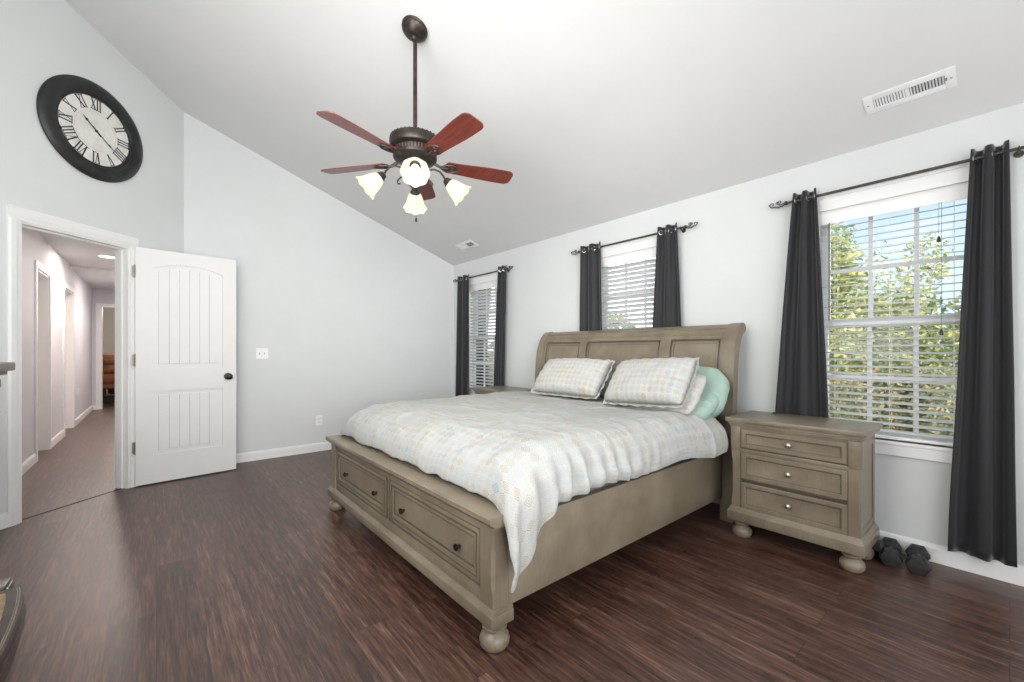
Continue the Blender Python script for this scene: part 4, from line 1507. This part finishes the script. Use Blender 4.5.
for a in BANG:
    T = RZ(a) @ TR(0, 0, fz(2.312)) @ PITCH
    bm = nb()
    out = []
    r0, r1 = 0.200, 0.632
    def hw(r):
        t = (r - r0) / (r1 - r0)
        return 0.050 + 0.016 * smoothstep(0, 0.75, t)
    n = 14
    up = [(r0 + (r1 - 0.04 - r0) * i / n, hw(r0 + (r1 - 0.04 - r0) * i / n)) for i in range(n + 1)]
    endc = [(r1 - 0.04 + 0.04 * math.sin(b * PI / 12), 0.030 + (hw(r1) - 0.030) * math.cos(b * PI / 12)) for b in range(1, 7)]
    half = [(r0 - 0.018, 0.018), (r0 - 0.010, 0.040)] + up + endc
    poly = half + [(x, -y) for x, y in half[::-1]]
    prism(bm, poly, -0.003, 0.003, 'z', T)
    bl = obj('blade', bm, 'blade', fan, 30)
    bm = nb()
    T2 = RZ(a) @ TR(0, 0, fz(2.312))
    tube(bm, [(0.095, 0, 0.018), (0.13, 0.0, 0.004), (0.165, 0, -0.010), (0.20, 0, -0.008)], [0.010, 0.010, 0.008, 0.006], 8, T2)
    for s in (-1, 1):
        tube(bm, [(0.150, 0, -0.008), (0.185, s * 0.028, -0.008), (0.225, s * 0.036, -0.007), (0.262, s * 0.018, -0.007), (0.275, 0, -0.007)], 0.0055, 7, RZ(a) @ TR(0, 0, fz(2.312)) @ PITCH)
    torus(bm, 0.014, 0.0045, RZ(a) @ TR(0, 0, fz(2.312)) @ PITCH @ TR(0.232, 0, -0.007), 14, 6)
    for sx, sy in ((0.20, 0.0), (0.268, 0.0), (0.225, 0.034), (0.225, -0.034)):
        ball(bm, (sx, sy, -0.008), 0.0055, RZ(a) @ TR(0, 0, fz(2.312)) @ PITCH, 8)
    obj('blade_bracket', bm, 'iron', bl)
bm = nb()
lathe(bm, [(0.052, fz(2.292)), (0.062, fz(2.275)), (0.066, fz(2.250)), (0.058, fz(2.228)), (0.046, fz(2.215)), (0.050, fz(2.198)), (0.044, fz(2.176)), (0.028, fz(2.158)), (0.014, fz(2.148)), (0.016, fz(2.138)), (0.010, fz(2.126)), (0.0, fz(2.122))], 28)
obj('light_kit', bm, 'bronze', fan)
near = math.atan2(-FYY, -FX)
for k in range(4):
    a = near + k * PI / 2
    T = RZ(a)
    bm = nb()
    pts = [(0.050, 0, fz(2.248)), (0.080, 0, fz(2.270)), (0.115, 0, fz(2.278)), (0.150, 0, fz(2.266)), (0.172, 0, fz(2.240)), (0.182, 0, fz(2.220))]
    tube(bm, pts, 0.0062, 8, T)
    tube(bm, [(0.055, 0, fz(2.233)), (0.085, 0, fz(2.210)), (0.105, 0, fz(2.188)), (0.100, 0, fz(2.170)), (0.086, 0, fz(2.174))], 0.005, 7, T)
    tilt = math.radians(50)               # axis below the horizontal: 40 degrees
    A = T @ TR(0.182, 0, fz(2.220)) @ RY(PI - tilt)
    lathe(bm, [(0.010, -0.006), (0.020, 0.0), (0.024, 0.012), (0.030, 0.022), (0.033, 0.034), (0.020, 0.036)], 18, A)
    arm = obj('light_arm', bm, 'bronze', fan)
    bm = nb()
    def sc(r, z, an):
        e = max(0.0, (z - 0.10) / 0.045)
        return r * (1 + 0.035 * e * math.cos(8 * an)), z + 0.004 * e * math.cos(8 * an)
    prof = [(0.029, 0.026), (0.034, 0.034), (0.044, 0.055), (0.052, 0.080), (0.058, 0.105), (0.066, 0.128), (0.078, 0.142)]
    inner = [(r - 0.003, z) for r, z in prof[::-1]]
    rings = []
    nn = 40
    for (r, z) in prof + inner:
        rings.append([(sc(r, z, 2 * PI * i / nn)[0] * math.cos(2 * PI * i / nn), sc(r, z, 2 * PI * i / nn)[0] * math.sin(2 * PI * i / nn), sc(r, z, 2 * PI * i / nn)[1]) for i in range(nn)])
    loft(bm, rings, False, True, A)
    obj('lamp_shade', bm, 'shade', arm, 60)
    bm = nb()
    ball(bm, (0, 0, 0.082), 0.024, A, 14, (1, 1, 1.25))
    lathe(bm, [(0.012, 0.03), (0.013, 0.056), (0.016, 0.066)], 12, A)
    obj('bulb', bm, 'bulb', arm, 60)
    c = TR(FX, FYY, ZC) @ A @ Vector((0, 0, 0.175))
    fb = lamp('fan_bulb', 'SPOT', c, 11, (1.0, 0.965, 0.92), shadow_soft_size=0.05, spot_size=math.radians(165), spot_blend=0.8)
    aim(fb, A.to_3x3() @ Vector((0, 0, 1)))
bm = nb()
tube(bm, [(0.012, 0, fz(2.140)), (0.012, 0, fz(1.965))], 0.0014, 6)
lathe(bm, [(0.002, 0.012), (0.006, 0.004), (0.007, -0.012), (0.0, -0.018)], 10, TR(0.012, 0, fz(1.960)))
obj('pull_chain', bm, 'bronze', fan)

# ------------------------------------------------------------------ wall clock
def clock():
    s, zc, Ro, Ri = 0.797, 2.882, 0.374, 0.268
    P = DIAG @ Vector((-s, 0, zc))
    ck = thing('wall_clock', 'large round black-framed clock with roman numerals above the doorway', 'clock', P, (0, 0, PI - DA))
    F = RX(PI / 2)      # lathe axis -> -y (towards the room)
    bm = nb()
    lathe(bm, [(Ri - 0.02, 0.0), (Ro - 0.012, 0.0), (Ro, 0.010), (Ro - 0.002, 0.022), (Ro - 0.020, 0.036), (Ro - 0.045, 0.046), (Ro - 0.070, 0.046), (Ro - 0.088, 0.040), (Ri + 0.018, 0.034), (Ri + 0.006, 0.030), (Ri, 0.020), (Ri - 0.02, 0.018)], 72, F)
    obj('frame', bm, 'black', ck, 40)
    bm = nb()
    lathe(bm, [(0.0, 0.008), (Ri + 0.004, 0.008), (Ri + 0.004, 0.0185), (0.0, 0.0185)], 72, F)
    n = N('aged_dial')
    f = n.noise(n.coord(), 9, 6)
    n.set(Base_Color=n.ramp(f, [(0.3, (0.62, 0.61, 0.56)), (0.6, (0.74, 0.735, 0.70))]), Roughness=0.7)
    obj('dial', bm, n.m, ck, 40)
    # faint printed rings on the dial
    bm = nb()
    for rr in (0.146, 0.060):
        torus(bm, rr, 0.0009, F @ TR(0, 0, 0.0186), 60, 5)
    obj('dial_ring', bm, plain('dial_print', (0.52, 0.49, 0.42), 0.7), ck)
    def stroke(bm, x0, z0, x1, z1, w, T):
        d = Vector((x1 - x0, 0, z1 - z0))
        nrm = Vector((-d.z, 0, d.x)).normalized() * w / 2
        a, b = Vector((x0, 0, z0)), Vector((x1, 0, z1))
        q = [a - nrm, a + nrm, b + nrm, b - nrm]
        loft(bm, [[p + Vector((0, -0.0185, 0)) for p in q], [p + Vector((0, -0.0200, 0)) for p in q]], True, True, T)
    NUM = ['XII', 'I', 'II', 'III', 'IIII', 'V', 'VI', 'VII', 'VIII', 'IX', 'X', 'XI']
    hh = 0.042
    for k, s_ in enumerate(NUM):
        bm = nb()
        T = RY(2 * PI * k / 12) @ TR(0, 0, 0.206)
        wid = {'I': 0.020, 'V': 0.038, 'X': 0.038}
        tot = sum(wid[c] for c in s_)
        x = -tot / 2
        for c in s_:
            w = wid[c]
            m = x + w / 2
            if c == 'I':
                stroke(bm, m, -hh, m, hh, 0.0085, T)
            elif c == 'V':
                stroke(bm, x + 0.006, hh, m, -hh, 0.0095, T)
                stroke(bm, x + w - 0.006, hh, m, -hh, 0.004, T)
            else:
                stroke(bm, x + 0.005, hh, x + w - 0.005, -hh, 0.0095, T)
                stroke(bm, x + w - 0.005, hh, x + 0.005, -hh, 0.004, T)
            x += w
        stroke(bm, -tot / 2, hh, tot / 2, hh, 0.0045, T)
        if 'V' != s_[-1]:
            stroke(bm, -tot / 2 if s_ != 'VI' else -0.002, -hh, tot / 2, -hh, 0.0045, T)
        obj('numeral', bm, 'ink', ck, 0)
    def hand(name, ang, ln, w, y):
        bm = nb()
        T = RY(ang)
        prof = [(-0.045, 0.004), (-0.03, 0.006), (0.0, 0.0035), (ln * 0.60, w * 0.35), (ln * 0.72, w), (ln * 0.80, w * 0.4), (ln, 0.001)]
        poly = [(v, u) for u, v in prof] + [(-v, u) for u, v in prof[::-1]]
        prism(bm, poly, -y - 0.002, -y, 'y', T)
        obj(name, bm, 'ink', ck, 0)
    hand('hour_hand', math.radians(311), 0.125, 0.010, 0.022)
    hand('minute_hand', math.radians(127), 0.165, 0.007, 0.026)
    bm = nb()
    lathe(bm, [(0.009, 0.018), (0.009, 0.029), (0.0, 0.031)], 16, F)
    obj('hub', bm, 'ink', ck)
clock()

# ------------------------------------------------------------------ dark mantel cabinet at the left edge
mc = thing('mantel_cabinet', 'dark wood mantel cabinet with curved tan-inset base, cut by left edge', 'cabinet', (-2.30, SY + 0.02, 0))
Mi = TR(2.30, -(SY + 0.02), 0)
def mobj(name, bm, mat, parent=mc, smooth=30):
    bmesh.ops.transform(bm, matrix=Mi, verts=bm.verts[:])
    return obj(name, bm, mat, parent, smooth)
bm = nb()
box(bm, -3.00, -1.60, SY + 0.02, -0.66, 0.0, 1.03)
for xa in (-3.00, -1.72):
    box(bm, xa, xa + 0.12, SY + 0.02, -0.585, 0.10, 1.03, 0.004)
mobj('body', bm, 'dark_wood')
bm = nb()
steps(bm, -2.80, -1.80, 0.16, 0.90, [(0, 0.0), (0, -0.02), (0.03, -0.02), (0.05, 0.0)], TR(0, -0.66, 0))
mobj('front_panel', bm, plain('cabinet_black', (0.012, 0.012, 0.012), 0.15))
bm = nb()
for xa in (-3.035, -1.685):
    box(bm, xa, xa + 0.15, SY + 0.02, -0.512, 0.0, 0.085, 0.004)
    box(bm, xa + 0.006, xa + 0.144, SY + 0.02, -0.520, 0.085, 0.10, 0.004)
mobj('pilaster_base', bm, 'dark_wood')
def hearth(off):
    pts = []
    for i in range(25):
        t = i / 24
        x = -2.868 + off + (2.868 - 1.732 - 2 * off) * t
        y = -0.458 - off + 0.026 * math.sin(PI * t) ** 0.6 + 0.02 * math.sin(PI * t)
        pts.append((x, y))
    return pts
def hslab(bm, o1, z0, z1, back=-0.62):
    p = hearth(o1)
    prism(bm, p + [(p[-1][0], back), (p[0][0], back)], z0, z1, 'z')
bm = nb()
hslab(bm, -0.004, 0.0, 0.055)
hslab(bm, 0.004, 0.055, 0.075)
hslab(bm, 0.0, 0.075, 0.104)
base_o = mobj('hearth_base', bm, 'dark_wood')
bm = nb()
for o, z in ((0.010, 0.1045), (0.016, 0.1045)):
    tube(bm, [(x, y, z) for x, y in hearth(o)], 0.0022, 6)
mobj('bead_trim', bm, 'nail', base_o)
bm = nb()
hslab(bm, 0.045, 0.1042, 0.1062, -0.64)
mobj('hearth_inset', bm, 'slate', base_o)
bm = nb()
box(bm, -3.100, -1.500, SY + 0.02, -0.519, 1.068, 1.108, 0.006)
box(bm, -3.075, -1.525, SY + 0.02, -0.540, 1.050, 1.070, 0.004)
box(bm, -3.045, -1.555, SY + 0.02, -0.565, 1.028, 1.052, 0.004)
mobj('mantel_shelf', bm, 'mantel_wood')
for xa in (-3.045, -1.665):
    bm = nb()
    prism(bm, [(-0.70, 1.03), (-0.556, 1.03), (-0.553, 1.00), (-0.566, 0.965), (-0.578, 0.935), (-0.575, 0.905), (-0.566, 0.895), (-0.556, 0.878), (-0.566, 0.855), (-0.585, 0.835), (-0.70, 0.83)], xa, xa + 0.11, 'x')
    mobj('corbel', bm, plain('corbel_wood', (0.11, 0.045, 0.032), 0.35, 0.2))

# ------------------------------------------------------------------ outside: ground, trees, shrubs
GZ = -0.55
bm = nb()
box(bm, -45, 20, WY + 0.2, 60, GZ - 0.1, GZ)
g_ = struct('ground', bm, 'lawn')

def crown(seed, rx, ry, rz, n, size):
    rnd = random.Random(seed)
    bm = nb()
    blobs = []
    for _ in range(16):
        a, b, r = rnd.uniform(0, 2 * PI), rnd.uniform(-1, 1), rnd.uniform(0.35, 0.80)
        q = math.sqrt(1 - b * b)
        blobs.append((Vector((q * math.cos(a) * rx * r, q * math.sin(a) * ry * r, b * rz * r)), rnd.uniform(0.30, 0.48)))
    for _ in range(n):
        c, br = rnd.choice(blobs)
        d = Vector((rnd.gauss(0, 1), rnd.gauss(0, 1), rnd.gauss(0, 1))).normalized() * (br * rnd.random() ** 0.4)
        p = c + Vector((d.x * rx, d.y * ry, d.z * rz))
        s = size * rnd.uniform(0.6, 1.3)
        u = Vector((rnd.gauss(0, 1), rnd.gauss(0, 1), rnd.gauss(0, 0.7))).normalized()
        v = u.cross(Vector((rnd.gauss(0, 1), rnd.gauss(0, 1), rnd.gauss(0, 1)))).normalized()
        q = [bm.verts.new(p + u * s * a + v * s * b + (u.cross(v)) * s * k) for a, b, k in ((-1, 0, 0), (0, -0.45, 0.12), (1, 0, 0), (0, 0.45, 0.12))]
        bm.faces.new(q)
    return bm
def tree(name, x, y, top, rx, rz, n, size, label, cat, mat, seed, group):
    t = thing(name, label, cat, (x, y, GZ), (0, 0, 0), group)
    cz = top - rz - GZ
    bm = crown(seed, rx, rx * 0.8, rz, n, size)
    bmesh.ops.transform(bm, matrix=TR(0, 0, cz), verts=bm.verts[:])
    obj('crown', bm, mat, t, 0)
    bm = nb()
    rnd = random.Random(seed)
    tube(bm, [(0, 0, 0), (0.03, 0.02, cz * 0.5), (0.0, 0.05, cz + rz * 0.4)], [0.07 * rx, 0.055 * rx, 0.02 * rx], 8)
    for _ in range(6):
        a = rnd.uniform(0, 2 * PI)
        tube(bm, [(0.01, 0.03, cz * 0.7), (math.cos(a) * rx * 0.35, math.sin(a) * rx * 0.3, cz + rz * 0.15), (math.cos(a) * rx * 0.45, math.sin(a) * rx * 0.4, cz + rz * 0.35 * rnd.random())], [0.03 * rx, 0.02 * rx, 0.006 * rx], 6)
    obj('trunk', bm, 'bark', t, 40)
    return t
G1 = 'trees and shrubs outside the windows'
tree('tree', -1.95, 8.0, 3.60, 0.78, 1.6, 6000, 0.046, 'tallest yellow-green tree outside the large window, left half', 'tree', 'leaf', 21, G1)
tree('tree', -4.05, 10.4, 3.65, 1.1, 1.6, 7000, 0.05, 'yellow-green tree outside behind the left curtain of the large window', 'tree', 'leaf', 22, G1)
tree('tree', -1.27, 10.2, 3.25, 1.15, 1.9, 8000, 0.05, 'rounded yellow-green tree outside in the middle of the large window', 'tree', 'leaf', 23, G1)
tree('tree', 0.55, 8.5, 2.75, 1.15, 1.65, 8000, 0.05, 'rounded yellow-green tree outside at the right side of the large window', 'tree', 'leaf', 24, G1)
tree('shrub', -1.95, 6.3, 1.30, 0.95, 0.95, 6500, 0.04, 'low leafy shrub outside the large window, lower left', 'shrub', 'hedge', 25, G1)
tree('shrub', 0.05, 6.3, 1.25, 0.95, 0.95, 6500, 0.04, 'low leafy shrub outside the large window, lower right', 'shrub', 'hedge', 26, G1)
tree('shrub', -0.95, 7.9, 1.15, 0.85, 0.9, 6000, 0.045, 'low leafy shrub outside the large window, bottom middle between two others', 'shrub', 'hedge', 35, G1)
tree('tree', -7.4, 9.5, 2.6, 1.5, 1.7, 3000, 0.10, 'yellow-green tree outside the middle window', 'tree', 'leaf', 27, G1)
tree('tree', -6.0, 7.6, 2.0, 1.2, 1.6, 2400, 0.10, 'green tree outside the right part of the middle window', 'tree', 'hedge', 28, G1)
tree('tree', -13.2, 9.8, 1.6, 1.7, 1.4, 2600, 0.12, 'tree outside the far left window', 'tree', 'leaf', 29, G1)
tree('tree', -5.2, 22.0, 4.9, 4.0, 3.0, 4200, 0.24, 'dark green tree far behind the others, left half of the large window', 'tree', 'far_leaf', 30, G1)
tree('tree', 4.0, 24.0, 5.6, 4.0, 3.2, 4200, 0.24, 'dark green distant tree rising behind at right of the large window', 'tree', 'far_leaf', 31, G1)
